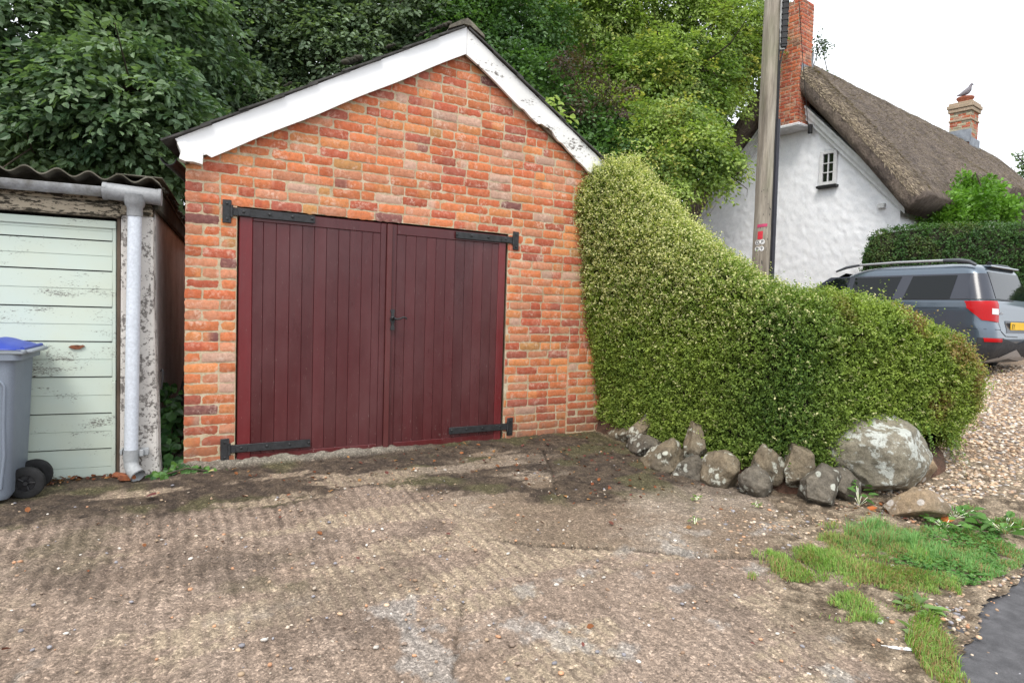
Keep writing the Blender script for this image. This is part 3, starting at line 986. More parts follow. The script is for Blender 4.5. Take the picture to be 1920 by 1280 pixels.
mb.prism([(x - .44, z + .895) for x, z in pts][::-1], 1, .022, .034)
sh(mb, 'lock_plate', worn('rusty_plate', (.30, .10, .045), (.12, .05, .03), 30, .9, .5, .003), sdoor)
# right-hand wall and roof
mb = MB(); mb.box(-.06, .008, .16, 5.6, -.3, 1.95, .004); mb.box(-2.6, -.1, 5.5, 5.6, -.3, 1.95, 0)
sh(mb, 'side_wall', MAT['render_wall'])
mb = MB()
n = 190
xs = np.linspace(-2.75, .055, n)
wave = lambda x: .022 * np.cos(2 * math.pi * (x + .175) / .172)
top = [(x, 2.005 + wave(x)) for x in xs] + [(.062, 1.985)]
bot = [(x, z - .009) for x, z in top][::-1]
for (y0, y1, dz) in ((-.10, 1.4, 0), (1.3, 2.9, -.035), (2.8, 5.7, -.07)):
    v0 = [(x, y0, z + dz + .03) for x, z in top + bot]
    v1 = [(x, y1, z + dz - .02) for x, z in top + bot]
    m_ = len(v0)
    f = [[i, (i + 1) % m_, m_ + (i + 1) % m_, m_ + i] for i in range(m_)]
    k = len(top)
    f += [[i, m_ - 1 - i, m_ - 2 - i, i + 1] for i in range(k - 1)]
    mb.add(v0 + v1, f)
mb.box(-.20, .075, -.08, 1.2, 2.052, 2.060, .002)
rf = sh(mb, 'corrugated_roof', MAT['asbestos'], sm=45)
mb = MB(); mb.box(.012, .052, -.02, 5.6, 1.84, 1.985, .01); mb.box(.010, .060, .2, 5.6, 1.985, 2.01, .01)
for i in range(160):
    y = random.uniform(.1, 4.5); s_ = random.uniform(.012, .03)
    mb.add(IV * np.array([s_, s_ * 1.6, s_ * .7]) + np.array([.06 + random.uniform(-.03, .03), y, 2.012]) - np.array([.025, 0, 0]), IF.tolist())
sh(mb, 'roof_edge', MAT['mossy'])
# gutter and downpipe
mb = MB()
an = np.linspace(math.pi, 2 * math.pi, 12)
o = [(-.075 + .058 * math.cos(a), 1.955 + .058 * math.sin(a)) for a in an] + [(-.021, 1.955)] + [(-.075 + .052 * math.cos(a), 1.957 + .052 * math.sin(a)) for a in an[::-1]]
mb.prism(o, 0, -2.7, -.25)
g = sh(mb, 'gutter', MAT['gutter'], sm=40)
mb = MB()
mb.tube([(-.272, -.075, 1.937), (-.25, -.075, 1.937), (-.245, -.075, 1.937), (-.23, -.075, 1.937), (.045, -.075, 1.925), (.05, -.075, 1.925), (.07, -.075, 1.925)], [.058, .058, .055, .055, .053, .057, .057], 20)
mb.lathe([(.075, 1.925), (.066, 1.885), (.058, 1.855), (.048, 1.84), (.048, 1.785), (.043, 1.782)], (-.088, -.078, 0), 'z', 20)
sh(mb, 'hopper', worn('grey_pvc_fitting', (.34, .35, .36), (.24, .245, .25), 5, .45, .08, .002), g, 40)
mb = MB()
mb.tube([(-.088, -.078, 1.80), (-.097, -.085, .95), (-.104, -.092, .145)], .042, 20, caps=False)
dp = sh(mb, 'downpipe', MAT['pipe'], sm=40)
mb = MB()
mb.tube([(-.104, -.092, .20), (-.104, -.092, .13), (-.104, -.093, .125)], [.047, .047, .044], 20, caps=False)
mb.tube([(-.104, -.093, .13), (-.102, -.098, .10), (-.090, -.118, .07), (-.060, -.150, .040), (-.054, -.157, .035)], [.044, .045, .046, .046, .049], 20, caps=False)
mb.tube([(-.0545, -.1565, .0355), (-.075, -.135, .055), (-.095, -.11, .09)], [.044, .041, .040], 20, caps=False)
mb.box(-.17, -.155, -.10, .0, .17, .205, .003); mb.box(-.056, -.03, -.10, .0, .155, .20, .003); mb.box(-.035, .0, -.075, -.04, .155, .205, .004)
mb.tube([(-.103, -.091, .165), (-.103, -.091, .205)], .0455, 20)
sh(mb, 'pipe_shoe', worn('grey_pvc_shoe', (.42, .44, .45), (.32, .33, .34), 5, .45, .08, .002), dp, 40)
mb = MB()
mb.tube([(.0 + .052, .09, .72), (.062, .08, .74), (.07, .07, .72), (.066, .07, .65), (.06, .075, .60)], .005, 6)
sh(mb, 'wire_hook', MAT['iron'])

# ================================================================== WHEELIE BIN
bx_, by_ = -1.305, -.50
wb = empty('wheelie_bin', (bx_, by_, float(gnd(bx_, by_)) + .012), math.radians(-6), 'grey wheelie bin with a blue lid standing before the pale green shed door', 'bin')
def rrect(hx0, hx1, hy0, hy1, r, n=5):
    pts = []
    for (cx, cy, a0) in ((hx1 - r, hy1 - r, 0), (hx0 + r, hy1 - r, 90), (hx0 + r, hy0 + r, 180), (hx1 - r, hy0 + r, 270)):
        for i in range(n + 1):
            a = math.radians(a0 + 90 * i / n)
            pts.append((cx + r * math.cos(a), cy + r * math.sin(a)))
    return pts
mb = MB()
levels = [(.03, -.40, -.03, .03, .43, .04), (.06, -.415, -.012, .02, .44, .045), (.5, -.46, .005, .0, .46, .045), (.86, -.52, .018, -.01, .475, .05), (.862, -.545, .052, -.03, .495, .05), (.905, -.545, .055, -.03, .495, .05), (.91, -.53, .045, -.02, .485, .05)]
rings = [[(x, y, z) for x, y in rrect(a, b, c, d, r)] for (z, a, b, c, d, r) in levels]
n = len(rings[0])
v = [p for rg in rings for p in rg]
f = [[i * n + k, i * n + (k + 1) % n, (i + 1) * n + (k + 1) % n, (i + 1) * n + k] for i in range(len(rings) - 1) for k in range(n)]
f.append(list(range(n))[::-1]); f.append([(len(rings) - 1) * n + k for k in range(n)])
mb.add(v, f)
body = mb.build('bin_body', MAT['bin_grey'], wb); smooth_angle(body, 30)
mb = MB()        # raised moulding on the near side
def sidey(z): return .02 + (-.01 - .02) * (z - .06) / .8
pth = [(-.14, sidey(.10) - .002, .10)] + [(-.125, sidey(z) - .002, z) for z in (.3, .5, .66)] + [(-.118, sidey(.71) - .002, .715), (-.10, sidey(.73) - .002, .735), (-.07, sidey(.74) - .002, .742), (-.045, sidey(.73) - .002, .735), (-.03, sidey(.71) - .002, .712)] + [(-.035, sidey(z) - .002, z) for z in (.5, .3)] + [(-.055, sidey(.1) - .002, .10)]
mb.tube(pth, .009, 8)
sh_ = mb.build('moulding', MAT['bin_grey'], body); smooth_angle(sh_, 60)
mb = MB()
mb.box(-.55, .072, -.035, .50, .895, .925, .008); mb.box(.04, .10, .02, .44, .900, .922, .008)
smooth_angle(mb.build('bin_rim', MAT['bin_rim'], wb), 40)
mb = MB()
lid = []
for i, x in enumerate(np.linspace(-.56, .055, 26)):
    row = []
    for y in np.linspace(-.032, .497, 20):
        t = (y + .032) / .53
        z = .930 + .035 * math.sin(math.pi * t) ** .5 * (1 - .35 * max(0, (x + .1) / .16)) + .022 * math.exp(-((x + .09) / .055) ** 2) * sstep(.0, .15, t) * (1 - sstep(.85, 1, t))
        if x > .02: z -= .022 * (x - .02) / .035
        row.append((x, y, float(z)))
    lid.append(row)
mb.grid(lid)
nx_, ny_ = 26, 20
edge = [lid[i][0] for i in range(26)]
mb.grid([[p, (p[0], p[1] - .004, .924)] for p in edge]); mb.grid([[p, (p[0] + .004, p[1], .924)] for p in lid[-1]])
mb.tube([(.055, .0, .928), (.055, .46, .928)], .012, 10)
smooth_angle(mb.build('bin_lid', MAT['bin_blue'], wb), 50)
for y in (.15, .37):
    mb = MB()
    prof = [(.050, -.022), (.082, -.026), (.094, -.020), (.098, 0), (.094, .020), (.082, .026), (.050, .022)]
    mb.lathe(prof, (.040, y, .098), 'y', 28)
    wh = mb.build('wheel', MAT['rubber'], wb); smooth_angle(wh, 35)
    mb = MB()
    mb.lathe([(.0005, -.012), (.016, -.022), (.020, -.012), (.046, -.010), (.051, -.022), (.051, .022), (.0005, .02)], (.040, y, .098), 'y', 28)
    for k in range(5):
        a = k * 2 * math.pi / 5
        mb.tube([(.040 + .014 * math.cos(a), y - .016, .098 + .014 * math.sin(a)), (.040 + .048 * math.cos(a), y - .018, .098 + .048 * math.sin(a))], .006, 6)
    smooth_angle(mb.build('rim', MAT['black'], wh), 35)
mb = MB(); mb.tube([(.040, .12, .098), (.040, .40, .098)], .012, 10); mb.build('axle', MAT['iron'], wb)

# ================================================================== MAIN HEDGE beside the garage
HB = [(3.44, -.02), (3.40, -.6), (3.40, -1.2), (3.45, -1.8), (3.68, -2.2), (4.08, -2.34), (4.6, -2.52), (5.12, -2.68), (5.52, -2.62), (5.66, -2.25), (5.45, -1.75), (5.0, -1.45), (4.5, -1.1), (4.35, -.5), (4.3, -.02)]
HS = [(3.85, -.06), (3.85, -.5), (3.88, -1.0), (3.92, -1.4), (4.05, -1.75), (4.35, -1.95), (4.7, -2.08), (5.0, -2.18), (5.12, -2.22), (5.12, -2.15), (5.0, -2.05), (4.7, -1.9), (4.2, -1.6), (3.95, -.5), (3.9, -.06)]
HZ = [2.84, 2.45, 2.00, 1.66, 1.44, 1.41, 1.35, 1.13, .98, .98, 1.06, 1.18, 1.32, 2.30, 2.70]
HTK = [.09, .09, .09, .09, .09, .09, .10, .26, .42, .45, .3, .1, .1, .1, .1]     # how far the foot is tucked in
HL = [.38, .08, 0, 0, 0, 0, 0, 0, 0, 0, 0, 0, 0, 0, 0]      # how far the top leans out over the base
HBT = [.14, .12, .12, .14, .14, .20, .42, .34, .14, .10, .10, .10, .1, .1, .1]
def resample(a, n):
    a = np.asarray(a, dtype=float)
    if a.ndim == 1: a = a[:, None]
    t = np.linspace(0, len(a) - 1, n); i = np.minimum(t.astype(int), len(a) - 2); f = (t - i)[:, None]
    im, ip2 = np.maximum(i - 1, 0), np.minimum(i + 2, len(a) - 1)
    p0, p1, p2, p3 = a[im], a[i], a[i + 1], a[ip2]
    r = .5 * ((2 * p1) + (-p0 + p2) * f + (2 * p0 - 5 * p1 + 4 * p2 - p3) * f ** 2 + (-p0 + 3 * p1 - 3 * p2 + p3) * f ** 3)
    return r
def hedge_surface(B, S, Zt, Zb, lean, n, levels, lump, seed, boxy=.62, tuck=None):
    tk = resample(tuck, n)[:, 0] if tuck is not None else np.full(n, .09)
    B, S, Zt, Zb, lean = resample(B, n), resample(S, n), resample(Zt, n)[:, 0], resample(Zb, n)[:, 0], resample(lean, n)[:, 0]
    h = np.linspace(0, 1, levels)
    # superellipse profile: out -> top
    th = h * math.pi / 2 * 1.0
    P = np.zeros((n, levels, 3))
    for j, hh in enumerate(h):
        if hh < boxy:
            k = hh / boxy; zf = .72 * k; inn = tk * (1 - k) ** 2.0
        else:
            k = (hh - boxy) / (1 - boxy); a = k * math.pi / 2
            zf = .72 + .28 * math.sin(a) ** .9; inn = np.full(n, 1 - math.cos(a) ** .75)
        xy = B + (S - B) * inn[:, None]
        out = unit(B - S)
        xy = xy + out * (lean * zf * (1 - inn))[:, None]
        P[:, j, :2] = xy
        P[:, j, 2] = gnd(B[:, 0], B[:, 1]) + Zb + (Zt - gnd(B[:, 0], B[:, 1]) - Zb) * zf
    nrm = grid_normals(P)
    L = (fbm(P * 2.2, seed, 3) - .5) * 2 * lump + (fbm(P * 7, seed + 5, 3) - .5) * lump * .8
    L = L + (np.abs(fbm(P * 13, seed + 11, 2) - .5) * 2 - .3) * lump * .55
    P = P + nrm * L[..., None]
    return P, grid_normals(P)
def grid_normals(P):
    du = np.gradient(P, axis=0); dv = np.gradient(P, axis=1)
    return unit(np.cross(du, dv))
def sample_surface(P, N, count, r):
    A = np.linalg.norm(np.cross(P[1:, :-1] - P[:-1, :-1], P[:-1, 1:] - P[:-1, :-1]), axis=-1)
    p = A.ravel() / A.sum()
    c = r.choice(len(p), count, p=p)
    i, j = np.unravel_index(c, A.shape)
    u, w = r.random(count)[:, None], r.random(count)[:, None]
    q = (P[i, j] * (1 - u) + P[i + 1, j] * u) * (1 - w) + (P[i, j + 1] * (1 - u) + P[i + 1, j + 1] * u) * w
    return q, N[i, j]
HP, HN = hedge_surface(HB, HS, HZ, HBT, HL, 150, 60, .06, 71, .62, HTK)
cen = np.array([4.3, -1.4, .8])
if np.mean(np.sum(HN * (HP - cen), -1)) < 0: HN = -HN
hedge = empty('hedge', (4.3, -1.4, 0), 0, 'dense small-leaved green hedge sloping down from the garage wall to the boulder', 'hedge')
HO = np.array([4.3, -1.4, 0])
mb = MB(); mb.grid(HP - HN * .07 - HO)
tw = mb.build('inner_twigs', worn('hedge_twigs', (.045, .04, .022), (.018, .016, .01), 9, .95, .8, .02, fine=50), hedge, smooth=True)
tu = []
def hedge_leaves(P, N, count, r, size, pal_fn, depth=.07, twig=.5, up=.45, tuft=6, spread=.028, lgth=.045, wid=1.15):
    nc = count // tuft
    q, n_ = sample_surface(P, N, nc, r)
    # short shoots: tufts of leaves along a little twig pointing out and up
    d = unit(n_ + np.array([0, 0, up]) + r.normal(0, .55, q.shape))
    din = r.random(nc) ** 1.6 * depth
    lng = r.uniform(.4, 1.5, nc) * lgth
    lng = np.where(r.random(nc) < .03, lng * 2.2, lng)
    c0 = q - n_ * din[:, None]
    t = np.tile(np.linspace(0, 1, tuft), nc)
    rep = lambda a: np.repeat(a, tuft, 0)
    pos = rep(c0) + rep(d) * (t * rep(lng))[:, None] + r.normal(0, spread * .35, (nc * tuft, 3))
    sd = unit(np.cross(rep(d), r.normal(0, 1, (nc * tuft, 3))))
    fw = unit(rep(d) * .55 + sd * .85)
    nn = unit(rep(d) * .5 + r.normal(0, .35, fw.shape) + np.array([0, 0, .7]))
    sz = size * r.uniform(.65, 1.25, nc * tuft)
    tu.clear(); tu.append(rep(r.random(nc))); tu.append(rep(r.random(nc)))
    col = pal_fn(pos, rep(din), rep(n_), r, t)
    return leaf_field(pos, fw, nn, sz, col, wid, 1.0)
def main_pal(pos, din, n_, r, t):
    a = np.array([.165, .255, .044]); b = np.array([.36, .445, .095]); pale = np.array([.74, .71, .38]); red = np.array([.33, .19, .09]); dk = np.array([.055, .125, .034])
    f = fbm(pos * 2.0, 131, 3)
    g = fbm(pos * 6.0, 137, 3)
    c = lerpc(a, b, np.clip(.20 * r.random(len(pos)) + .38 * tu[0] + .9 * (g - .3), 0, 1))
    # darker middle plant, pale-tipped one by the garage; light and shade painted in too
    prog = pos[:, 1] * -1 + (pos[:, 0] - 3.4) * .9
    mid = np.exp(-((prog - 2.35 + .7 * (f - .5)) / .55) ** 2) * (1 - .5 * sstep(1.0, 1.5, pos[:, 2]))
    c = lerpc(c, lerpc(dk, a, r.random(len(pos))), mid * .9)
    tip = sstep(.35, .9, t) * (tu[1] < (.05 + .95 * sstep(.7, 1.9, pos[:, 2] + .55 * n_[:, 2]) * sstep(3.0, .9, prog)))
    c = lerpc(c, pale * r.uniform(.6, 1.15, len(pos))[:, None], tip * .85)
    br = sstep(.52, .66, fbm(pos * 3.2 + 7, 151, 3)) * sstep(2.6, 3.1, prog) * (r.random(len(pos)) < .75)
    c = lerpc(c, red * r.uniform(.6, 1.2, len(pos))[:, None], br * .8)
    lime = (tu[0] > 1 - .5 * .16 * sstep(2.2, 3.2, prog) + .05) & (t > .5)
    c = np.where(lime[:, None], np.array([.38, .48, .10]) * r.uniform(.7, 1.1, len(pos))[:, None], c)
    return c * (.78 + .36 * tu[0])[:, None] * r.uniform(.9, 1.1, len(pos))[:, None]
rh = np.random.default_rng(91)
front = HP[:118]; frontN = HN[:118]
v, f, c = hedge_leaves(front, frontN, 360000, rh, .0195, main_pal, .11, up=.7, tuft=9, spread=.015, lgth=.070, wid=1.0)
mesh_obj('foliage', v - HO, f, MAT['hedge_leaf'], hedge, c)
# trailing shoots over the boulder and stones
tv, tf, tc, off = [], [], [], 0
for k in range(42):
    if k < 22:
        i = rh.integers(62, 88)
    else:
        i = rh.integers(5, 62)
    p0 = HP[i, 2] + np.array([0, 0, .06]); nn_ = HN[i, 3]
    L = rh.uniform(.12, .34) if k < 22 else rh.uniform(.06, .14)
    m_ = int(L / .0085)
    t = np.linspace(0, 1, m_)
    lat = rh.normal(0, .12)
    tang = np.array([nn_[1], -nn_[0], 0])
    path = p0 + np.outer(t * L * .45, nn_) + np.outer(-(t ** 1.4) * L * .9, [0, 0, 1]) + np.outer(t * L * lat * 2, tang)
    sgn = np.where(np.arange(m_) % 2, 1, -1)[:, None]
    fw = unit(sgn * (tang[None] * .9) + np.array([0, 0, -.3]) + rh.normal(0, .2, (m_, 3)))
    vv, ff, cc = leaf_field(path, fw, unit(nn_[None] + rh.normal(0, .3, (m_, 3))), .017 * rh.uniform(.7, 1.2, m_), np.array([.17, .29, .06]) * rh.uniform(.7, 1.3, (m_, 1)), 1.2)
    tv.append(vv); tf.append(ff + off); tc.append(cc); off += len(vv)
mesh_obj('trailing_shoots', np.concatenate(tv) - HO, np.concatenate(tf), MAT['hedge_leaf'], hedge, np.concatenate(tc))

# earth under the hedge, held by the stones
bk = []
Bk, Sk = resample(HB, 80), resample(HS, 80)
Tk = np.clip(resample(HTK, 80) - .06, 0, 1) * 1.25
for q_, zz in ((-.03, -.06), (.0, .05), (.06, .13), (.16, .17), (.5, .19), (.98, .19)):
    xy_ = Bk + (Sk - Bk) * np.clip(q_ + Tk * (1 - q_), -.05, .99) + .03 * (fbm(np.c_[Bk * 6, np.full(80, zz * 9)], 61, 3)[:, None] - .5)
    bk.append(np.c_[xy_, gnd(xy_[:, 0], xy_[:, 1]) + zz + .05 * (fbm(np.c_[xy_ * 7, np.zeros(80)], 63, 3) - .5)])
mb = MB(); mb.grid(np.array(bk))
tag(mb.build('earth_bank', worn('red_brown_soil', (.17, .085, .055), (.07, .045, .032), 9, .95, .8, .02), smooth=True), kind='structure')

# ================================================================== STONES at the foot of the hedge
def stone_mat(name, a, b, lichen, amt=.55):
    m = NT(name)
    n1 = m.noise(3.5, 7, .65); n2 = m.noise(22, 6, .7); n3 = m.noise(7, 5, .6); n4 = m.noise(90, 4, .7)
    c = m.mix(m.ramp(n1, [(.38, 0.0), (.62, 1.0)]), a, b)
    c = m.mix(.65, c, m.ramp(n2, [(.3, .4), (.65, 1.25)]), 'MULTIPLY')
    vo = m.n('ShaderNodeTexVoronoi'); vo.inputs['Scale'].default_value = 13; vo.inputs['Randomness'].default_value = 1
    m.l(m.coord((1, 1, 1)), vo.inputs['Vector'])
    spot_ = m.math('MULTIPLY', m.ramp(vo.outputs['Distance'], [(.28, 1.0), (.36, 0.0)]), m.ramp(n3, [(.48, 0.0), (.54, 1.0)]))
    big = m.ramp(m.math('ADD', m.math('MULTIPLY', n3, .6), m.math('MULTIPLY', n2, .4)), [(amt, 0.0), (amt + .05, 1.0)])
    c = m.mix(m.math('MULTIPLY', m.math('MAXIMUM', spot_, big), .85), c, lichen)
    c = m.mix(.4, c, m.ramp(n4, [(.3, .45), (.65, 1.2)]), 'MULTIPLY')
    h = m.math('ADD', n2, m.math('MULTIPLY', n4, .35))
    return m.done(m.bsdf(c, .92, m.bump(h, .9, .014), spec=.25))
MAT['stone'] = stone_mat('lichened_stone', (.23, .185, .125), (.14, .118, .088), (.54, .55, .47), .55)
MAT['stone_dark'] = stone_mat('dark_wall_stone', (.165, .143, .112), (.10, .088, .072), (.48, .49, .43), .575)
MAT['boulder'] = stone_mat('grey_boulder', (.27, .24, .18), (.20, .185, .15), (.52, .54, .50), .515)
MAT['stone_tan'] = stone_mat('tan_stone', (.33, .24, .15), (.26, .20, .14), (.50, .46, .42), .57)
def stone(name, label, loc, rad, rot, seed, mat, rough=.28, point=0.0, sub=4, group=None, flat=0.0, cut=(.55, .9)):
    bm = bmesh.new(); bmesh.ops.create_icosphere(bm, subdivisions=sub, radius=1.0)
    P = np.array([q.co[:] for q in bm.verts])
    F = np.array([[q.index for q in p.verts] for p in bm.faces]); bm.free()
    # facet it: clip by random planes, then roughen
    r = np.random.default_rng(seed)
    for k in range(13):
        d = unit(r.normal(size=3)); o = r.uniform(*cut)
        dd = P @ d
        P = P - np.outer(np.maximum(dd - o, 0) * .97, d)
    n1 = fbm(P * 1.3 + seed * 3.7, seed, 3) - .5; n2 = fbm(P * 4.5 + seed, seed + 9, 4) - .5
    P = P * (1 + rough * n1 + rough * .55 * n2 + rough * .22 * (fbm(P * 11, seed + 3, 3) - .5))[:, None]
    if point: P[:, :2] *= (1 - point * np.clip(P[:, 2:3], 0, 1) ** 1.1)
    P = P * np.asarray(rad)
    if flat: P[:, 2] = np.maximum(P[:, 2], -flat)
    o = mesh_obj(name, P, F, mat, smooth=True)
    o.location = loc; o.rotation_euler = rot
    return tag(o, label, 'boulder' if 'boulder' in name else 'stone', group)
stone('boulder', 'big rounded grey boulder under the low end of the hedge', (4.38, -2.37, .17), (.44, .36, .335), (.0, .0, -.3), 9, MAT['boulder'], .22, sub=5, cut=(.80, .96))
SG = 'stones edging the foot of the hedge'
sl = [
 ('long low lichen-streaked stone nearest the brick pier', (3.50, -.34, .03), (.27, .12, .13), (.1, .12, 1.35), 12, 'stone', 0),
 ('upright lichened stone tucked under the hedge nearest the garage', (3.46, -.74, .15), (.11, .13, .20), (.12, .1, .4), 13, 'stone', .12),
 ('grey stone with pale crust leaning on the drive edge between two upright stones', (3.34, -.86, .02), (.20, .13, .14), (.3, .2, 1.2), 14, 'stone_dark', 0),
 ('broad white-spotted block at the drive edge, the largest of the left half of the row', (3.25, -1.24, .01), (.23, .17, .19), (.2, .15, 1.1), 15, 'stone', 0),
 ('dark stone with white patches wedged below the second upright stone', (3.24, -1.52, -.02), (.16, .13, .15), (.1, .3, .6), 16, 'stone_dark', 0),
 ('upright stone half covered by the hanging hedge shoots in the middle of the row', (3.40, -1.42, .13), (.10, .12, .21), (-.1, .12, .2), 21, 'stone', .15),
 ('squat grey-white stone at the drive edge under the hanging hedge shoots', (3.33, -1.76, .01), (.20, .15, .18), (.15, .1, .9), 17, 'stone', 0),
 ('dark low stone between the squat grey-white stone and the tall egg-shaped one', (3.42, -2.00, -.03), (.17, .13, .14), (.1, .2, .7), 25, 'stone_dark', 0),
 ('tall lichened stone standing free beside the dark block stone', (3.55, -2.02, .11), (.10, .12, .21), (.1, -.08, .3), 18, 'stone', .15),
 ('leaning brown stone behind the dark block stone', (3.70, -2.17, .11), (.13, .13, .21), (.05, -.2, .5), 19, 'stone', .1),
 ('dark rough block stone with white marks left of the boulder', (3.70, -2.36, -.02), (.22, .15, .18), (.05, .02, .35), 20, 'stone_dark', 0),
 ('dark stone squeezed between the block stone and the boulder', (3.96, -2.36, .0), (.16, .14, .19), (.1, .1, .4), 24, 'stone_dark', 0),
 ('small brown stone on the gravel at the right side of the boulder', (4.86, -2.46, .09), (.15, .17, .20), (0, .2, .9), 22, 'stone_tan', 0)]
for lab, loc, rad, rot, sd, mk, pt in sl:
    stone('edging_stone', lab, (loc[0], loc[1], loc[2] - .02), (1.32 * rad[0], 1.15 * rad[1], 1.02 * rad[2]), rot, sd, MAT[mk], .34, 0, 5, SG, cut=(.58, .86))
stone('loose_rock', 'flat tan and pink rock lying in front of the boulder', (4.10, -2.86, -.07), (.27, .18, .145), (.12, .1, -.35), 31, MAT['stone_tan'], .30)
# ================================================================== POLE
pole = empty('telegraph_pole', (6.06, .06, .1), 0, 'weathered wooden telegraph pole rising behind the hedge in front of the white cottage', 'pole')
PO = Vector((6.06, .06, .1))
LX, LY = .036, .03
def pax(z): return Vector((LX * z, LY * z, z))
def wood_pole():
    m = NT('grey_pole_wood')
    n1 = m.noise(6, 7, .7, stretch=(1, 1, .06)); n2 = m.noise(30, 5, .7, stretch=(1, 1, .05)); n3 = m.noise(2.2, 4, .6, stretch=(1, 1, .35))
    c = m.ramp(n1, [(.3, (.13, .105, .08)), (.5, (.30, .265, .215)), (.7, (.42, .39, .33))])
    c = m.mix(.6, c, m.ramp(n2, [(.35, .35), (.6, 1.15)]), 'MULTIPLY')
    c = m.mix(m.ramp(n3, [(.5, 0.0), (.68, .5)]), c, (.20, .215, .12))
    return m.done(m.bsdf(c, .9, m.bump(n2, .7, .008), spec=.2))
mb = MB()
zz = np.linspace(-.2, 8.9, 66)
mb.tube([tuple(pax(z)) for z in zz], [.120 - .0028 * z + .002 * math.sin(z * 7) for z in zz], 28)
smooth_angle(mb.build('shaft', wood_pole(), pole), 60)
vd = Vector((CAM[0] - PO.x, CAM[1] - PO.y, 0)).normalized()
side = Vector((-vd.y, vd.x, 0))          # to the right as seen from the drive
def on_pole(z, ang, extra=0.0):
    r = .120 - .0028 * z + extra
    return pax(z) + (vd * math.cos(ang) + side * math.sin(ang)) * r
mb = MB()
mb.tube([tuple(on_pole(z, 1.38, .012)) for z in np.linspace(.2, 3.62, 12)], .030, 10)
smooth_angle(mb.build('cable_guard', worn('black_cable_guard', (.022, .022, .034), (.014, .014, .02), 6, .35, .1, .002), pole), 50)
mb = MB()
mb.tube([tuple(on_pole(z, 1.2, .012)) for z in (3.6, 3.9, 4.2, 4.35)], .009, 8)
mb.tube([tuple(on_pole(z, 1.2 + .1 * k, .012 + .035 * k)) for z, k in ((4.3, 0), (4.42, .5), (4.5, 1))], .008, 8)
mb.tube([tuple(on_pole(5.10, 1.25, .04)), tuple(on_pole(5.25, 1.2, .03)), tuple(on_pole(5.6, 1.15, .015)), tuple(on_pole(7.4, 1.15, .012))], .009, 8)
for k in range(3): mb.tube([tuple(on_pole(z, .95 + .06 * k, .004)) for z in np.linspace(.9, 7.4, 10)], .004, 6)
mb.build('cable', MAT['black'], pole)
we = Vector((12.75, 1.985, 0)) + Vector((math.cos(math.radians(6)), math.sin(math.radians(6)), 0)) * -.22 + Vector((-math.sin(math.radians(6)), math.cos(math.radians(6)), 0)) * 1.9 + Vector((0, 0, 5.45)) - PO
ws = pax(8.6)
mb = MB(); mb.tube([tuple(ws.lerp(we, t) - Vector((0, 0, .35 * math.sin(math.pi * t)))) for t in np.linspace(0, 1, 24)], .006, 6)
mb.build('drop_wire', MAT['black'], pole)
c0 = on_pole(4.80, 1.3, .045)
mb = MB(); M_ = Matrix.Translation(c0) @ Matrix.Rotation(math.atan2(side.y, side.x), 4, 'Z')
mb.box(-.036, .036, -.045, .045, -.30, .30, .012, M=M_)
for k in range(8): mb.box(-.042, .042, -.05, .05, -.26 + k * .072, -.235 + k * .072, .006, M=M_)
mb.build('junction_box', MAT['black'], pole)
mb = MB(); mb.box(-.06, .012, -.03, .03, -.32, .32, .003, M=M_); mb.build('bracket', worn('grey_bracket', (.45, .45, .43), (.3, .3, .29), 12, .6, .2, .002), pole)
def decal(mb_, z0, z1, a0, a1, ex, n=10, skew=0.0):
    P = []
    for a in np.linspace(a0, a1, n):
        P.append([tuple(on_pole(z + skew * (a - a0), a, ex)) for z in (z0, z1)])
    mb_.grid(P)
    P2_ = [[tuple(on_pole(z + skew * (a - a0), a, ex - .003)) for z in (z1, z0)] for a in np.linspace(a0, a1, n)]
    mb_.grid(P2_)
mb = MB(); decal(mb, 2.262, 2.300, -.62, .42, .004, 12, .012); mb.build('pink_band', worn('pink_tape', (.55, .045, .13), (.42, .05, .12), 25, .5, .1, .001), pole)
mb = MB(); decal(mb, 2.115, 2.212, -.52, .0, .0045, 8, .01); mb.build('red_label', worn('red_label', (.62, .022, .040), (.48, .02, .035), 18, .5, .1, .001), pole)
disc_m = worn('white_disc', (.78, .78, .77), (.62, .62, .60), 20, .5, .1, .001)
def font_mesh(name, fc, parent, m):
    t_ = bpy.data.objects.new('t', fc); COL.objects.link(t_)
    bpy.context.view_layer.update()
    me = bpy.data.meshes.new_from_object(t_.evaluated_get(bpy.context.evaluated_depsgraph_get()))
    bpy.data.objects.remove(t_); bpy.data.curves.remove(fc)
    me.name = name; me.materials.clear(); me.materials.append(m)
    o = bpy.data.objects.new(name, me); COL.objects.link(o); o.parent = parent
    return o
def disc(z, a, r, ch):
    c = on_pole(z, a, .006)
    nrm_ = (on_pole(z, a, 1) - on_pole(z, a, 0)).normalized()
    R_ = Matrix.Translation(c) @ nrm_.to_track_quat('Z', 'Y').to_matrix().to_4x4()
    mb2 = MB()
    v, f = [], []
    n = 22
    for k in range(n): v.append(tuple(R_ @ Vector((r * math.cos(6.2832 * k / n), r * math.sin(6.2832 * k / n), .0))))
    for k in range(n): v.append(tuple(R_ @ Vector((r * math.cos(6.2832 * k / n), r * math.sin(6.2832 * k / n), -.008))))
    f = [list(range(n))] + [[k, n + k, n + (k + 1) % n, (k + 1) % n] for k in range(n)]
    mb2.add(v, f)
    d_ = mb2.build('number_disc', disc_m, pole)
    fc = bpy.data.curves.new('letter', 'FONT'); fc.body = ch; fc.size = r * 1.75; fc.align_x = 'CENTER'; fc.align_y = 'CENTER'; fc.extrude = .0012
    fo = font_mesh('letter', fc, d_, MAT['black'])
    fo.matrix_local = R_ @ Matrix.Translation((0, 0, .0022))
    return d_
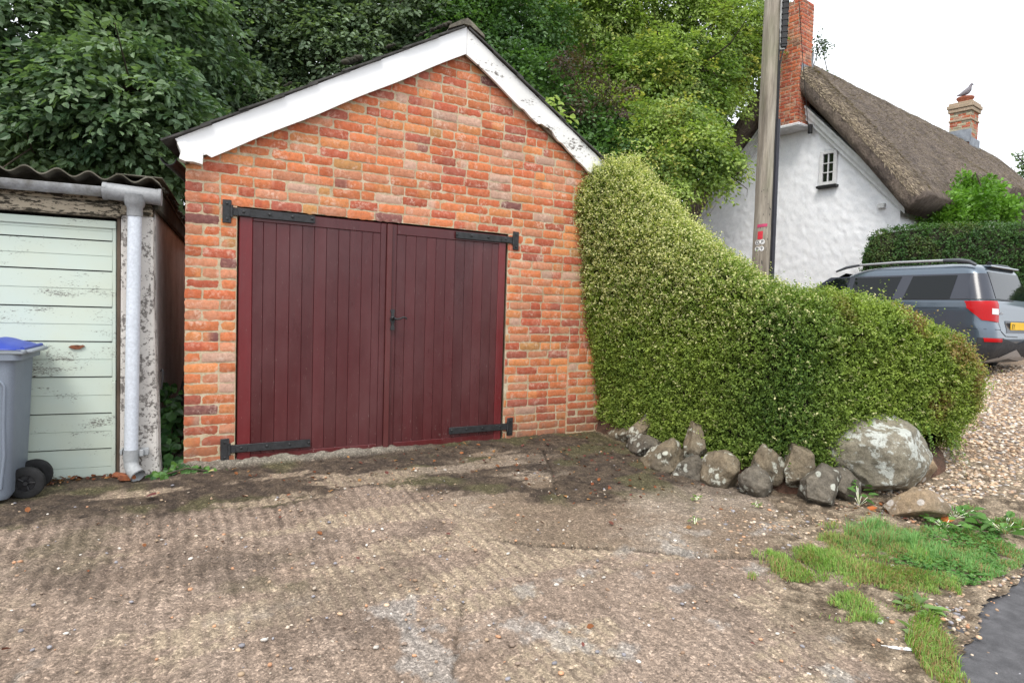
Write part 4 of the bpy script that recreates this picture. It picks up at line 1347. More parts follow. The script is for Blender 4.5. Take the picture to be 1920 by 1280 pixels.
disc(2.075, -.50, .031, 'D'); disc(2.083, -.02, .031, 'P'); disc(1.995, -.52, .030, '9'); disc(2.0, -.06, .030, '9')
mb = MB()
for k in range(26):
    z = random.uniform(1.75, 2.75); a = random.uniform(-.5, .7)
    w_ = random.uniform(.02, .06)
    decal(mb, z, z + random.uniform(.004, .05), a, a + w_, .0025, 2)
mb.build('stencil_marks', MAT['black'], pole)

# ================================================================== COTTAGE
CA_ = math.radians(6)
cott = empty('thatched_cottage', (12.75, 1.985, 0), CA_, 'whitewashed stone cottage with a thatched roof and brick chimneys behind the telegraph pole', 'cottage')
# local: x along the ridge, y to the back; gable in the plane x=0, front corner at y=0
GW, GE, GA = 4.95, 3.70, 6.36
def white_wall():
    m = NT('whitewashed_rubble')
    n1 = m.noise(5, 6, .7); n2 = m.noise(40, 4, .7)
    c = m.ramp(n1, [(.3, (.80, .82, .85)), (.6, (.90, .91, .93))])
    c = m.mix(.25, c, m.ramp(n2, [(.3, .7), (.6, 1.0)]), 'MULTIPLY')
    c = m.mix(m.ramp(m.noise(1.3, 5, .7, stretch=(1, 1, .4)), [(.66, 0.0), (.8, .35)]), c, (.45, .45, .36))
    return m.done(m.bsdf(c, .8, m.bump(n2, .3, .006), spec=.3))
MAT['white_wall'] = white_wall()
def rubble(y, z, seed):
    P = np.stack([y * 4.6, z * 9.2, 0 * y], -1)
    w = np.stack([fbm(P * .9, seed, 2), fbm(P * .9 + 40, seed + 1, 2), 0 * y], -1) - .5
    a = fbm(P + w * 2.2, seed + 2, 2)
    return .030 * (np.abs(a - .5) ** .6) + .022 * fbm(P * 3, seed + 4, 3)
mb = MB()
ys = np.linspace(0, GW, 150)
ky = 110
rows = []
for y in ys:
    zt = GA - 1.0 * abs(y - GW / 2) * (GA - GE) / (GW / 2) - .04
    zs_ = np.linspace(-.3, zt, ky)
    rows.append(np.stack([np.zeros(ky), np.full(ky, y), zs_], -1))
rows = np.array(rows)
win = (rows[..., 1] > 1.33) & (rows[..., 1] < 1.70) & (rows[..., 2] > 4.24) & (rows[..., 2] < 5.0)
rows[..., 0] = np.where(win, .10, .03 - rubble(rows[..., 1], rows[..., 2], 211))
mb.grid(rows)
xs = np.linspace(0, 13, 160)
fr = []
for x in xs:
    zs_ = np.linspace(-.3, GE + .5, 70)
    fr.append(np.stack([np.full(70, x), np.zeros(70), zs_], -1))
fr = np.array(fr); fr[..., 1] = .03 - rubble(fr[..., 0] + 7, fr[..., 2], 223)
fr[0, :, 1] = rows[0, 0, 1]; 
mb.grid(fr)
cw = mb.build('wall', MAT['white_wall'], cott, smooth=True)
mb = MB(); mb.box(.05, 13, .05, GW, -.3, 3.6, 0); mb.build('inner_wall', MAT['white_wall'], cott)
# window in the gable
white_p = worn('white_gloss', (.80, .80, .80), (.70, .70, .70), 8, .4, .05, .001)
def glass():
    m = NT('window_glass')
    return m.done(m.bsdf((.012, .016, .014), .06, spec=.8))
MAT['glass'] = glass()
wn_ = MB()
y0, y1, z0, z1 = 1.325, 1.705, 4.245, 4.995
for (a, b, c, d) in ((y0, y0 + .075, z0, z1), (y1 - .075, y1, z0, z1)): wn_.box(-.055, .03, a, b, c, d, .006)
for (c, d) in ((z0, z0 + .07), (z1 - .07, z1)): wn_.box(-.054, .03, y0 + .075, y1 - .075, c, d, .006)
wn_.box(-.045, .0, (y0 + y1) / 2 - .012, (y0 + y1) / 2 + .012, z0 + .07, z1 - .07, .003)
for k in (1, 2):
    zc = z0 + .07 + (z1 - z0 - .14) * k / 3
    wn_.box(-.044, .0, y0 + .075, y1 - .075, zc - .011, zc + .011, .003)
wo = wn_.build('window', white_p, cott)
mb = MB(); mb.box(-.012, .006, y0 + .05, y1 - .05, z0 + .05, z1 - .05, 0); mb.build('pane', MAT['glass'], wo)
mb = MB(); mb.box(-.11, .02, y0 - .04, y1 + .03, z0 - .065, z0 - .012, .006); mb.build('sill', MAT['black'], wo)
# bargeboards on the gable
sl_ = (GA - GE) / (GW / 2)
mb = MB()
for (w0, w1, xx) in ((-.02, .10, -.10), (.10, .24, -.15), (.24, .30, -.19)):
    for s in (-1, 1):
        pts = []
        for t in (0.0, 1.0):
            yy = GW / 2 + s * (GW / 2 + .12) * t
            pts.append((yy, GA - sl_ * abs(yy - GW / 2)))
        o_ = [(pts[0][0], pts[0][1] - .12 + w0), (pts[1][0], pts[1][1] - .12 + w0), (pts[1][0], pts[1][1] - .12 + w1), (pts[0][0], pts[0][1] - .12 + w1)]
        mb.prism(o_, 0, xx, .04)
mb.box(-.09, .04, .28, .42, 3.60, 3.70, .01)
mb.build('bargeboard', worn('white_bargeboard', (.78, .79, .80), (.62, .63, .62), 6, .55, .15, .003), cott)
mb = MB(); mb.box(.05, 1.6, -.10, .05, 3.56, 3.80, .01); mb.box(.9, 13, -.14, .05, 3.62, 3.85, .01)
mb.build('wall_plate', worn('mossy_white_board', (.62, .62, .56), (.30, .33, .22), 3, .8, .2, .004), cott)
# thatch
def thatch_mat():
    m = NT('old_thatch')
    n1 = m.noise(2.0, 6, .65); n2 = m.noise(26, 6, .75, stretch=(1, .35, .35)); n3 = m.noise(90, 4, .8, stretch=(1, .3, .3)); n4 = m.noise(14, 5, .7)
    c = m.ramp(n1, [(.32, (.145, .118, .104)), (.5, (.215, .172, .142)), (.68, (.275, .222, .178))])
    c = m.mix(.8, c, m.ramp(n2, [(.3, .35), (.52, .9), (.72, 1.5)]), 'MULTIPLY')
    c = m.mix(.6, c, m.ramp(n3, [(.3, .35), (.55, 1.0), (.75, 1.8)]), 'MULTIPLY')
    c = m.mix(m.ramp(n4, [(.6, 0.0), (.72, .45)]), c, (.36, .30, .20))
    h = m.math('ADD', n2, m.math('MULTIPLY', n3, .8))
    return m.done(m.bsdf(c, .95, m.bump(h, 1.0, .05), spec=.15))
MAT['thatch'] = thatch_mat()
NP = 64
RZ_, EV, EZ = 7.42, -.62, 3.72
def thatch_profile(u):
    """outer and inner outlines at station u along the ridge"""
    dm = math.exp(-((u - 5.1) / 1.15) ** 4) * .85
    dm2 = math.exp(-((u - 9.3) / 1.0) ** 4) * .5
    hy = GW / 2
    t = np.linspace(-1, 1, NP)
    y = np.empty(NP); z = np.empty(NP)
    for i, q_ in enumerate(t):
        a = abs(q_)
        d = a * (hy - EV)
        yy = hy - d * (1 if q_ < 0 else -1)
        zz_ = RZ_ - (RZ_ - EZ) * (a ** 1.04) + .06 * math.sin(a * 3.14)
        if a < .12: zz_ -= .05 * (1 - a / .12) ** 2
        if q_ < 0:
            lift = (dm + dm2) * max(0, (a - .35) / .65) ** 1.6
            zz_ += lift * 1.0
        y[i], z[i] = yy, zz_
    return y, z
outer, inner = [], []
us = np.concatenate([[-.42, -.40, -.34, -.22, -.08], np.linspace(.1, 13.2, 90)])
for u_ in us:
    y, z = thatch_profile(u_)
    th = .50
    nx_ = np.gradient(z); ny_ = -np.gradient(y)
    nl = np.hypot(nx_, ny_); ny2, nz2 = -nx_ / nl, -ny_ / nl
    ny2, nz2 = nx_ / nl * 0 + (-np.gradient(z) / nl), np.gradient(y) / nl
    k = {-.42: .40, -.40: .24, -.34: .10, -.22: .03}.get(round(float(u_), 2), 0.0)
    outer.append(np.stack([np.full(NP, u_), y - ny2 * th * k, z - nz2 * th * k], -1))
    inner.append(np.stack([np.full(NP, u_), y - ny2 * th * (1 - k * .9), z - nz2 * th * (1 - k * .9)], -1))
outer, inner = np.array(outer), np.array(inner)
outer[..., 2] += .06 * (fbm(outer * 1.3, 301, 3) - .5) * 2 * .6 + .02 * (fbm(outer * 9, 305, 3) - .5)
inner[..., 2] += .03 * (fbm(inner * 5, 307, 3) - .5)
ring = np.concatenate([outer, inner[:, ::-1]], 1)
S_, R2 = ring.shape[:2]
ff = [[i * R2 + j, i * R2 + (j + 1) % R2, (i + 1) * R2 + (j + 1) % R2, (i + 1) * R2 + j] for i in range(S_ - 1) for j in range(R2)]
ff += [[j, R2 - 1 - j, R2 - 2 - j, j + 1] for j in range(NP - 1)]
th_ = mesh_obj('thatched_roof', ring.reshape(-1, 3), ff, MAT['thatch'], cott, smooth=True)
# straw ends fraying from the surface and edges
rt = np.random.default_rng(55)
n = 30000
i = rt.integers(0, S_ - 1, n); j = rt.integers(2, NP // 2, n)
k = rt.random(n) < .22
i = np.where(k, rt.integers(0, 6, n), i)
p0 = outer[i, j] + (outer[np.minimum(i + 1, S_ - 1), j] - outer[i, j]) * rt.random((n, 1)) + (outer[i, j - 1] - outer[i, j]) * rt.random((n, 1))
dn = unit(outer[i, j - 1] - outer[i, j]); 
nr = np.cross(unit(outer[np.minimum(i + 1, S_ - 1), j] - outer[i, j] + 1e-6), dn); nr = np.where(nr[:, 2:3] < 0, -nr, nr)
d_ = unit(dn * 1.0 + nr * rt.uniform(.05, .45, (n, 1)) + rt.normal(0, .25, (n, 3)))
L_ = rt.uniform(.04, .12, n)[:, None]; sd_ = unit(np.cross(d_, nr)) * .008
v = np.stack([p0 - sd_, p0 + sd_, p0 + d_ * L_], 1).reshape(-1, 3)
pc = lerpc(np.array([.14, .11, .085]), np.array([.52, .43, .31]), rt.random(n) ** 1.6)
mesh_obj('straw', v, np.arange(n * 3).reshape(-1, 3), MAT['litter'], th_, np.repeat(pc, 3, 0))
tag(bpy.data.objects['straw'], kind='stuff')
mb = MB(); mb.box(4.35, 5.85, -.06, .06, 3.75, 4.62, .01); dw = mb.build('dormer', worn('grey_green_boards', (.34, .37, .31), (.2, .22, .18), 5, .8, .2, .003), cott)
mb = MB(); mb.box(5.05, 5.75, -.075, -.05, 3.8, 4.5, .004); mb.build('pane', MAT['dark'], dw)
# chimneys
PAL_CH = [((.44, .12, .055), 5), ((.38, .09, .05), 4), ((.30, .08, .05), 2), ((.44, .19, .11), 2), ((.26, .13, .09), 1)]
def stack(name, label, x0, x1, y0, y1, z0, z1, seed, lichen=0.0, bands=()):
    r = np.random.default_rng(seed)
    mb = MB()
    mb.box(x0 + .004, x1 - .004, y0 + .004, y1 - .004, z0, z1, 0, (.42, .36, .27))
    parts = []
    pal = PAL_CH if lichen == 0 else PAL_CH[:2] + [((.36, .33, .22), 5), ((.27, .25, .18), 4), ((.42, .26, .18), 3)]
    for (org, ud, wd) in (((x0, y1), (0, -1), y1 - y0), ((x0, y0), (1, 0), x1 - x0), ((x1, y0), (0, 1), y1 - y0)):
        b2 = MB()
        lay_bricks(b2, 0, wd, z0, z1, .078, lambda a, b, za, zb: [(a, b, za, min(zb, z1))], r, .004, pal=pal)
        V_ = np.concatenate(b2.v); C_ = np.concatenate(b2.c)
        nd = (ud[1], -ud[0])
        W_ = np.stack([org[0] + ud[0] * V_[:, 0] - nd[0] * V_[:, 1], org[1] + ud[1] * V_[:, 0] - nd[1] * V_[:, 1], V_[:, 2]], -1)
        mb.add(W_, b2.f, C_)
    for (za, zb, e) in bands:
        mb.box(x0 - e, x1 + e, y0 - e, y1 + e, za, zb, .012, (.34, .27, .19) if lichen else (.42, .13, .07))
    o = mb.build(name, MAT['brick'], cott)
    o['label'] = label
    return o
terra = worn('terracotta', (.46, .15, .085), (.30, .10, .06), 8, .8, .2, .003)
ch1 = stack('chimney', 'tall red brick chimney with two pots at the gable end', -.46, .04, 2.05, 2.95, 5.64, 8.36, 61, 0, ())
mb = MB(); mb.lathe([(.13, 8.36), (.125, 8.5), (.115, 8.85), (.135, 8.88), (.135, 8.98), (.10, 8.98), (.09, 8.4)], (-.20, 2.28, 0), 'z', 18); mb.lathe([(.105, 8.36), (.10, 8.62), (.12, 8.64), (.12, 8.70), (.08, 8.70), (.07, 8.4)], (-.20, 2.72, 0), 'z', 16)
smooth_angle(mb.build('chimney_pot', terra, ch1), 40)
lead = worn('lead_flashing', (.30, .33, .37), (.20, .22, .25), 6, .6, .2, .003)
mb = MB()
P = []
for t in np.linspace(0, 1, 8):
    P.append([(.49, 2.29 + .5 * t - .05, 6.78 + .28 * t - .0), (.52, 2.29 + .5 * t - .05, 6.58 + .28 * t)])
mb.box(-.40, .06, 2.02, 2.045, 6.62, 6.95, .006); mb.box(.045, .07, 2.02, 2.7, 6.7, 7.3, .006)
mb.build('flashing', lead, ch1)
mb = MB(); mb.box(-.50, .04, 1.97, 3.0, 5.56, 5.64, .02); mb.build('ledge', worn('white_ledge', (.76, .77, .79), (.6, .6, .6), 6, .7, .2, .004), ch1)
ch2 = stack('chimney', 'lichened brick chimney on the far part of the ridge', 10.25, 10.95, 2.2, 2.80, 5.9, 8.40, 67, 1.0, ((8.22, 8.34, .05), (8.34, 8.46, .08), (8.46, 8.54, .04), (7.92, 7.99, .03)))
mb = MB(); mb.box(10.20, 10.25, 2.15, 2.85, 7.2, 7.62, .006); mb.box(10.2, 11.0, 2.14, 2.19, 6.9, 7.35, .006); mb.build('flashing', lead, ch2)
mb = MB(); mb.lathe([(.14, 8.54), (.15, 8.58), (.22, 8.68), (.25, 8.72), (.25, 8.76), (.18, 8.76), (.14, 8.6)], (10.6, 2.5, 0), 'z', 20)
smooth_angle(mb.build('chimney_pot', terra, ch2), 40)
# small bracket and drop wire
mb = MB(); mb.box(-.2, -.12, 1.86, 1.94, 5.42, 5.62, .01); mb.tube([(-.16, 1.9, 5.6), (-.22, 1.9, 5.55), (-.22, 1.9, 5.45)], .012, 6); mb.build('wire_bracket', MAT['iron'], cott)

# bird on the far chimney pot
bird = MB()
bl = np.array([math.cos(CA_), math.sin(CA_), 0]); bp = np.array([-math.sin(CA_), math.cos(CA_), 0])
bc = np.array([12.75, 1.985, 0]) + bl * 10.6 + bp * 2.5 + np.array([0, 0, 8.76])
fw_ = np.array([math.cos(-.55), math.sin(-.55), 0])
spine = [(-.30, .03, .012), (-.24, .06, .030), (-.14, .10, .055), (-.05, .145, .085), (.04, .20, .098), (.10, .27, .085), (.13, .34, .055), (.15, .40, .047), (.18, .435, .050), (.215, .44, .030), (.25, .43, .008)]
bird.tube([tuple(fw_ * a + np.array([0, 0, b])) for a, b, _ in spine], [c for _, _, c in spine], 14)
bo = bird.build('pigeon', worn('grey_plumage', (.22, .20, .22), (.13, .12, .13), 14, .7, .3, .004), smooth=True)
bo.location = tuple(bc); tag(bo, 'grey pigeon perched on the terracotta pot of the far chimney', 'bird')
mb = MB()
for s in (-1, 1):
    sd2 = np.array([-fw_[1], fw_[0], 0]) * s
    mb.tube([tuple(fw_ * .02 + sd2 * .04 + np.array([0, 0, .13])), tuple(fw_ * .03 + sd2 * .04 + np.array([0, 0, .0]))], .008, 6)
mb.build('leg', worn('pink_leg', (.4, .15, .13), (.3, .1, .1), 9), bo)
# ================================================================== CAR
car_z = .474
car = empty('parked_car', (10.33, -1.06, car_z), math.radians(2.5), 'blue-grey estate car with roof rails parked on the gravel before the clipped hedge', 'car')
def T(z, tab): return float(np.interp(z, [t[0] for t in tab], [t[1] for t in tab]))
TW = [(.20, .80), (.30, .86), (.5, .893), (.75, .897), (.98, .888), (1.10, .868), (1.14, .855), (1.50, .725), (1.58, .69), (1.63, .62), (1.66, .50)]
TR = [(.20, .22), (.30, .10), (.42, .03), (.55, .0), (.70, .012), (.80, .045), (1.05, .055), (1.12, .085), (1.5, .215), (1.58, .25), (1.63, .33), (1.66, .5)]
TF = [(.20, 4.05), (.5, 4.2), (.7, 4.18), (.88, 4.02), (.98, 3.55), (1.04, 3.25), (1.12, 3.02), (1.5, 2.34), (1.58, 2.18), (1.63, 2.0), (1.66, 1.8)]
TC = [(.20, .18), (.5, .22), (.8, .22), (1.1, .22), (1.5, .20), (1.66, .25)]
def csp(z, s, off=0.0):
    """point on the left half: s=0 rear centre, runs to the corner, round it and along the side (s is metres)"""
    w, r0, c = T(z, TW), T(z, TR), T(z, TC)
    a = w - c; q = c * math.pi / 2
    if s <= a: return (-s, r0 - off, z)
    if s <= a + q:
        t = (s - a) / c
        return (-(a + (c + off) * math.sin(t)), r0 + c - (c + off) * math.cos(t), z)
    return (-w - off, r0 + c + (s - a - q), z)
def sside(z, y):
    w, r0, c = T(z, TW), T(z, TR), T(z, TC)
    return (w - c) + c * math.pi / 2 + (y - r0 - c)
def scorner(z): return T(z, TW) - T(z, TC)
mb = MB()
zl = list(np.linspace(.22, 1.10, 26)) + list(np.linspace(1.13, 1.56, 14)) + [1.59, 1.61, 1.625, 1.64, 1.65, 1.658]
rows = []
for z in zl:
    f_ = T(z, TF); cf = min(.42, (f_ - T(z, TR)) * .3)
    w = T(z, TW)
    s_end = sside(z, f_ - cf)
    left = [csp(z, s) for s in np.concatenate([np.linspace(0, scorner(z), 6)[:-1], scorner(z) + np.linspace(0, T(z, TC) * math.pi / 2, 9)[:-1], np.linspace(scorner(z) + T(z, TC) * math.pi / 2, s_end, 34)])]
    for t in np.linspace(0, math.pi / 2, 8)[1:]:
        left.append((-(w - cf) - cf * math.cos(t), f_ - cf + cf * math.sin(t), z))
    for x in np.linspace(-(w - cf), 0, 5)[1:]:
        left.append((x, f_ + .06 * (1 - abs(x) / (w - cf)) ** 1 * 0, z))
    right = [(-p[0], p[1], p[2]) for p in left[::-1]][1:-1]
    rows.append(left + right)
n = len(rows[0])
v = [p for r in rows for p in r]
f = [[i * n + k, i * n + (k + 1) % n, (i + 1) * n + (k + 1) % n, (i + 1) * n + k] for i in range(len(rows) - 1) for k in range(n)]
f.append([(len(rows) - 1) * n + k for k in range(n)])
mb.add(v, f)
def car_paint():
    m = NT('blue_grey_metallic')
    n1 = m.noise(400, 2, .5)
    c = m.mix(n1, (.070, .098, .130), (.10, .130, .165))
    b = m.bsdf(c, .30, metal=.55, spec=.5, coat=.9)
    return m.done(b)
MAT['paint'] = car_paint()
cb = mb.build('body', MAT['paint'], car); smooth_angle(cb, 35)
def panel(mb_, c, off, na=14, nb=8, mi=0):
    """c: four corners (s,z): rear-bottom, front-bottom, front-top, rear-top"""
    P = []
    for u in np.linspace(0, 1, na):
        row = []
        for w in np.linspace(0, 1, nb):
            s = (c[0][0] * (1 - u) + c[1][0] * u) * (1 - w) + (c[3][0] * (1 - u) + c[2][0] * u) * w
            z = (c[0][1] * (1 - u) + c[1][1] * u) * (1 - w) + (c[3][1] * (1 - u) + c[2][1] * u) * w
            row.append(csp(z, s, off))
        P.append(row)
    mb_.grid(P, mi=mi)
def car_glass():
    m = NT('car_glass')
    return m.done(m.bsdf((.005, .007, .008), .03, spec=.30))
MAT['carglass'] = car_glass()
MAT['pillar'] = NT('black_pillar'); MAT['pillar'] = MAT['pillar'].done(MAT['pillar'].bsdf((.032, .036, .050), .22, spec=.5))
trim = worn('grey_bumper_plastic', (.040, .042, .048), (.028, .029, .033), 20, .6, .2, .001)
silver = worn('satin_silver', (.55, .56, .58), (.48, .49, .51), 10, .35, .05, .001, metal=.6)
ZB, ZT = 1.115, 1.495
# blacked-out window band behind the panes
mb = MB()
panel(mb, [(sside(ZB, .34), ZB), (sside(ZB, 2.98), ZB), (sside(ZT, 2.42), ZT), (sside(ZT, .36), ZT)], .003, 40, 8)
panel(mb, [(0, ZB), (sside(ZB, .345), ZB), (sside(ZT, .365), ZT), (0, ZT)], .003, 30, 8)
mb.build('pillar_trim', MAT['pillar'], cb, smooth=True)
def side_window(y0b, y1b, y1t, y0t):
    m2 = MB()
    zb, zt = ZB + .012, ZT - .022
    panel(m2, [(sside(zb, y0b), zb), (sside(zb, y1b), zb), (sside(zt, y1t), zt), (sside(zt, y0t), zt)], .007, 16, 8)
    return m2.build('side_window', MAT['carglass'], car, smooth=True)
side_window(.56, 1.20, 1.12, .52)
side_window(1.36, 2.02, 2.00, 1.28)
side_window(2.12, 2.84, 2.33, 2.09)
m2 = MB(); panel(m2, [(0.0, ZB + .02), (.60, ZB + .02), (.56, ZT + .03), (0.0, ZT + .03)], .008, 12, 10)
P_ = np.concatenate(m2.v); m2.add(P_ * np.array([-1, 1, 1]), m2.f[:])
m2.build('rear_window', MAT['carglass'], car, smooth=True)
# pane on the other side, and windscreen
m2 = MB(); panel(m2, [(sside(ZB, .5), ZB), (sside(ZB, 2.85), ZB), (sside(ZT, 2.35), ZT), (sside(ZT, .5), ZT)], .006, 20, 8)
v_ = [np.concatenate(m2.v) * np.array([-1, 1, 1])]; m3 = MB(); m3.add(v_[0], m2.f); m3.build('side_window', MAT['carglass'], car)
mb = MB()
P = [[(x, T(z, TF) + .012, z + .004) for z in np.linspace(1.10, 1.56, 6)] for x in np.linspace(-.62, .62, 6)]
mb.grid(P); mb.build('windscreen', MAT['carglass'], car)
# interior dark mass is the body itself; bumper, seams, lamps
mb = MB()
panel(mb, [(0, .26), (scorner(.26) + .62, .26), (scorner(.50) + .62, .50), (0, .50)], .012, 40, 6)
panel(mb, [(0, .50), (scorner(.5) + .30, .50), (scorner(.6) + .30, .585), (scorner(.6) - .12, .585)], .011, 30, 4)
panel(mb, [(sside(.26, 1.2), .26), (sside(.26, 3.2), .26), (sside(.42, 3.2), .42), (sside(.42, 1.2), .42)], .010, 20, 4)
P_ = np.concatenate(mb.v); mb.add(P_ * np.array([-1, 1, 1]), mb.f[:])
mb.build('bumper', trim, car, smooth=True)
mb = MB()
panel(mb, [(0, .28), (.34, .25), (.46, .29), (0, .42)], .024, 14, 5)
panel(mb, [(.34, .25), (scorner(.27) + .02, .235), (scorner(.26) + .04, .265), (.44, .31)], .022, 14, 4)
P_ = np.concatenate(mb.v); mb.add(P_ * np.array([-1, 1, 1]), mb.f[:])
mb.build('skid_plate', silver, car, smooth=True)
lamp = NT('red_lamp'); lamp = lamp.done(lamp.bsdf((.40, .004, .006), .25, spec=.25))
clear = NT('clear_lamp'); clear = clear.done(clear.bsdf((.62, .58, .57), .12, spec=.6, coat=.5))
for sgn in (-1, 1):
    m2 = MB()
    a0 = lambda z: scorner(z)
    panel(m2, [(a0(.80) - .07, .80), (a0(.84) + .22, .83), (a0(1.0) + .40, 1.0), (a0(1.1) - .06, .99)], .012, 20, 8)
    panel(m2, [(a0(1.0) - .06, .985), (a0(1.0) + .40, .99), (a0(1.08) + .415, 1.095), (a0(1.09) - .05, 1.105)], .012, 20, 6)
    V_ = np.concatenate(m2.v) * np.array([1 if sgn < 0 else -1, 1, 1])
    m3 = MB(); m3.add(V_, m2.f)
    tl = m3.build('tail_light', lamp, car, smooth=True)
    m2 = MB(); panel(m2, [(a0(.93) - .05, .91), (a0(.93) + .10, .915), (a0(.98) + .10, .995), (a0(.99) - .045, .99)], .016, 8, 4)
    m3 = MB(); m3.add(np.concatenate(m2.v) * np.array([1 if sgn < 0 else -1, 1, 1]), m2.f); m3.build('reversing_lens', clear, tl, smooth=True)
    m2 = MB(); panel(m2, [(a0(.54) - .10, .525), (a0(.54) + .22, .53), (a0(.57) + .235, .585), (a0(.57) - .09, .578)], .017, 14, 3)
    m3 = MB(); m3.add(np.concatenate(m2.v) * np.array([1 if sgn < 0 else -1, 1, 1]), m2.f); m3.build('reflector', lamp, car, smooth=True)
mb = MB()
def seam(pts, wdt=.006):
    for (a, b) in zip(pts[:-1], pts[1:]):
        ds, dz = b[0] - a[0], b[1] - a[1]; L = math.hypot(ds, dz) + 1e-9
        px, pz = -dz / L * wdt / 2, ds / L * wdt / 2
        panel(mb, [(a[0] - px, a[1] - pz), (b[0] - px, b[1] - pz), (b[0] + px, b[1] + pz), (a[0] + px, a[1] + pz)], .0035, 3, 2)
seam([(sside(1.1, 1.28), 1.11), (sside(1.0, 1.20), 1.0), (sside(.85, 1.10), .86), (sside(.7, 1.06), .74)])
seam([(sside(1.1, 2.06), 1.11), (sside(.8, 2.06), .8), (sside(.4, 2.06), .42)])
seam([(scorner(1.0) - .075, 1.10), (scorner(.9) - .085, .95), (scorner(.8) - .09, .80), (scorner(.7) - .10, .68), (scorner(.62) - .25, .61), (0, .60)], .009)
seam([(scorner(.7) - .10, .70), (scorner(.7) + .2, .705), (scorner(.7) + .42, .71)], .005)
seam([(sside(.98, .42), 1.0), (sside(.98, 1.2), .99)], .004)
mb.build('panel_gap', MAT['dark'], cb)
mb = MB()
panel(mb, [(0, ZB - .002), (sside(ZB, 2.95), ZB - .002), (sside(ZB, 2.95), ZB + .010), (0, ZB + .010)], .009, 60, 2)
mb.build('waist_trim', MAT['black'], cb)
mb = MB()      # recess of the number plate
panel(mb, [(0, .655), (.40, .655), (.36, .83), (0, .83)], .004, 6, 4); P_ = np.concatenate(mb.v); mb.add(P_ * np.array([-1, 1, 1]), mb.f[:]); mb.build('plate_recess', MAT['pillar'], car)
mb = MB(); yr = T(.755, TR) - .022; mb.box(-.26, .26, yr - .008, yr + .004, .70, .81, .003)
plate = mb.build('number_plate', worn('yellow_plate', (.85, .52, .02), (.78, .46, .02), 8, .4, .03, .001, fine=200), car)
def text(name, s, size, loc, parent, m, ex=.001, align='LEFT'):
    fc = bpy.data.curves.new(name, 'FONT'); fc.body = s; fc.size = size; fc.extrude = ex; fc.align_x = align
    fo = font_mesh(name, fc, parent, m)
    fo.location = loc; fo.rotation_euler = (math.pi / 2, 0, 0)
    return fo
text('lettering', 'EY', .098, (-.235, yr - .0095, .718), plate, MAT['black'])
text('badge', 'SKODA', .048, (-.62, T(.93, TR) - .012, .915), car, silver, .002)
rail_m = worn('grey_rail_foot', (.09, .10, .115), (.07, .075, .085), 10, .4, .05, .001)
for sgn in (-1, 1):
    mb = MB()
    path = [(sgn * .655, .33, 1.615), (sgn * .66, .42, 1.665), (sgn * .662, .55, 1.69), (sgn * .662, .75, 1.698)]
    mb.tube(path, [.020, .030, .030, .024], 10)
    path2 = [(sgn * .662, .72, 1.698), (sgn * .665, 1.4, 1.70), (sgn * .662, 2.0, 1.685)]
    mb2 = MB(); mb2.tube(path2, [.019, .019, .018], 10)
    mbf = MB(); mbf.tube([(sgn * .662, 1.98, 1.686), (sgn * .66, 2.2, 1.655), (sgn * .655, 2.38, 1.595)], [.020, .024, .016], 10)
    rr = mb2.build('roof_rail', silver, car); smooth_angle(rr, 50)
    for m_f in (mb, mbf): smooth_angle(m_f.build('rail_foot', rail_m, rr), 50)
mb = MB(); mb.tube([(0, .42, 1.655), (0, .40, 1.70)], .03, 10); mb.tube([(0, .41, 1.69), (0, .28, 1.93)], .005, 6); mb.build('aerial', MAT['black'], car)
mb = MB(); mb.box(-.50, .50, .20, .38, 1.588, 1.618, .012); mb.build('spoiler', MAT['paint'], car)
for (yw, nm) in ((.80, 'rear'), (3.38, 'front')):
    for sgn in (-1, 1):
        mb = MB()
        mb.lathe([(.20, -.115), (.30, -.11), (.328, -.085), (.332, 0), (.328, .085), (.30, .11), (.20, .115)], (sgn * .775, yw, .33), 'x', 36)
        wh = mb.build('wheel', MAT['rubber'], car); smooth_angle(wh, 35)
        mb = MB(); mb.lathe([(.0005, sgn * .08), (.05, sgn * .085), (.06, sgn * .07), (.19, sgn * .095), (.205, sgn * .112), (.205, -sgn * .1)], (sgn * .775, yw, .33), 'x', 36)
        smooth_angle(mb.build('rim', silver, wh), 35)
        mb = MB()
        for a0_, a1_ in ((0, math.pi),):
            pts = [(sgn * .885, yw + .385 * math.cos(a), .33 + .385 * math.sin(a)) for a in np.linspace(-.25, math.pi + .25, 26)]
            mb.tube(pts, .030, 8)
        v0 = [(sgn * .902, yw, .33)] + [(sgn * .902, yw + .38 * math.cos(a), .33 + .38 * math.sin(a)) for a in np.linspace(-.25, math.pi + .25, 26)]
        mb.add(v0, [[0, i, i + 1] if sgn > 0 else [0, i + 1, i] for i in range(1, 26)])
        mb.build('wheel_arch', trim, car)
mb = MB(); mb.box(-.60, .60, .5, 3.9, .23, .30, .02); mb.build('underside', MAT['dark'], car)
mb = MB()
hs = [csp(.99, sside(.99, y), .018) for y in np.linspace(1.32, 1.50, 6)]
mb.tube([(p[0] - (.012 if 0 < i < 5 else 0), p[1], p[2]) for i, p in enumerate(hs)], .011, 8); mb.build('door_handle', MAT['paint'], car)

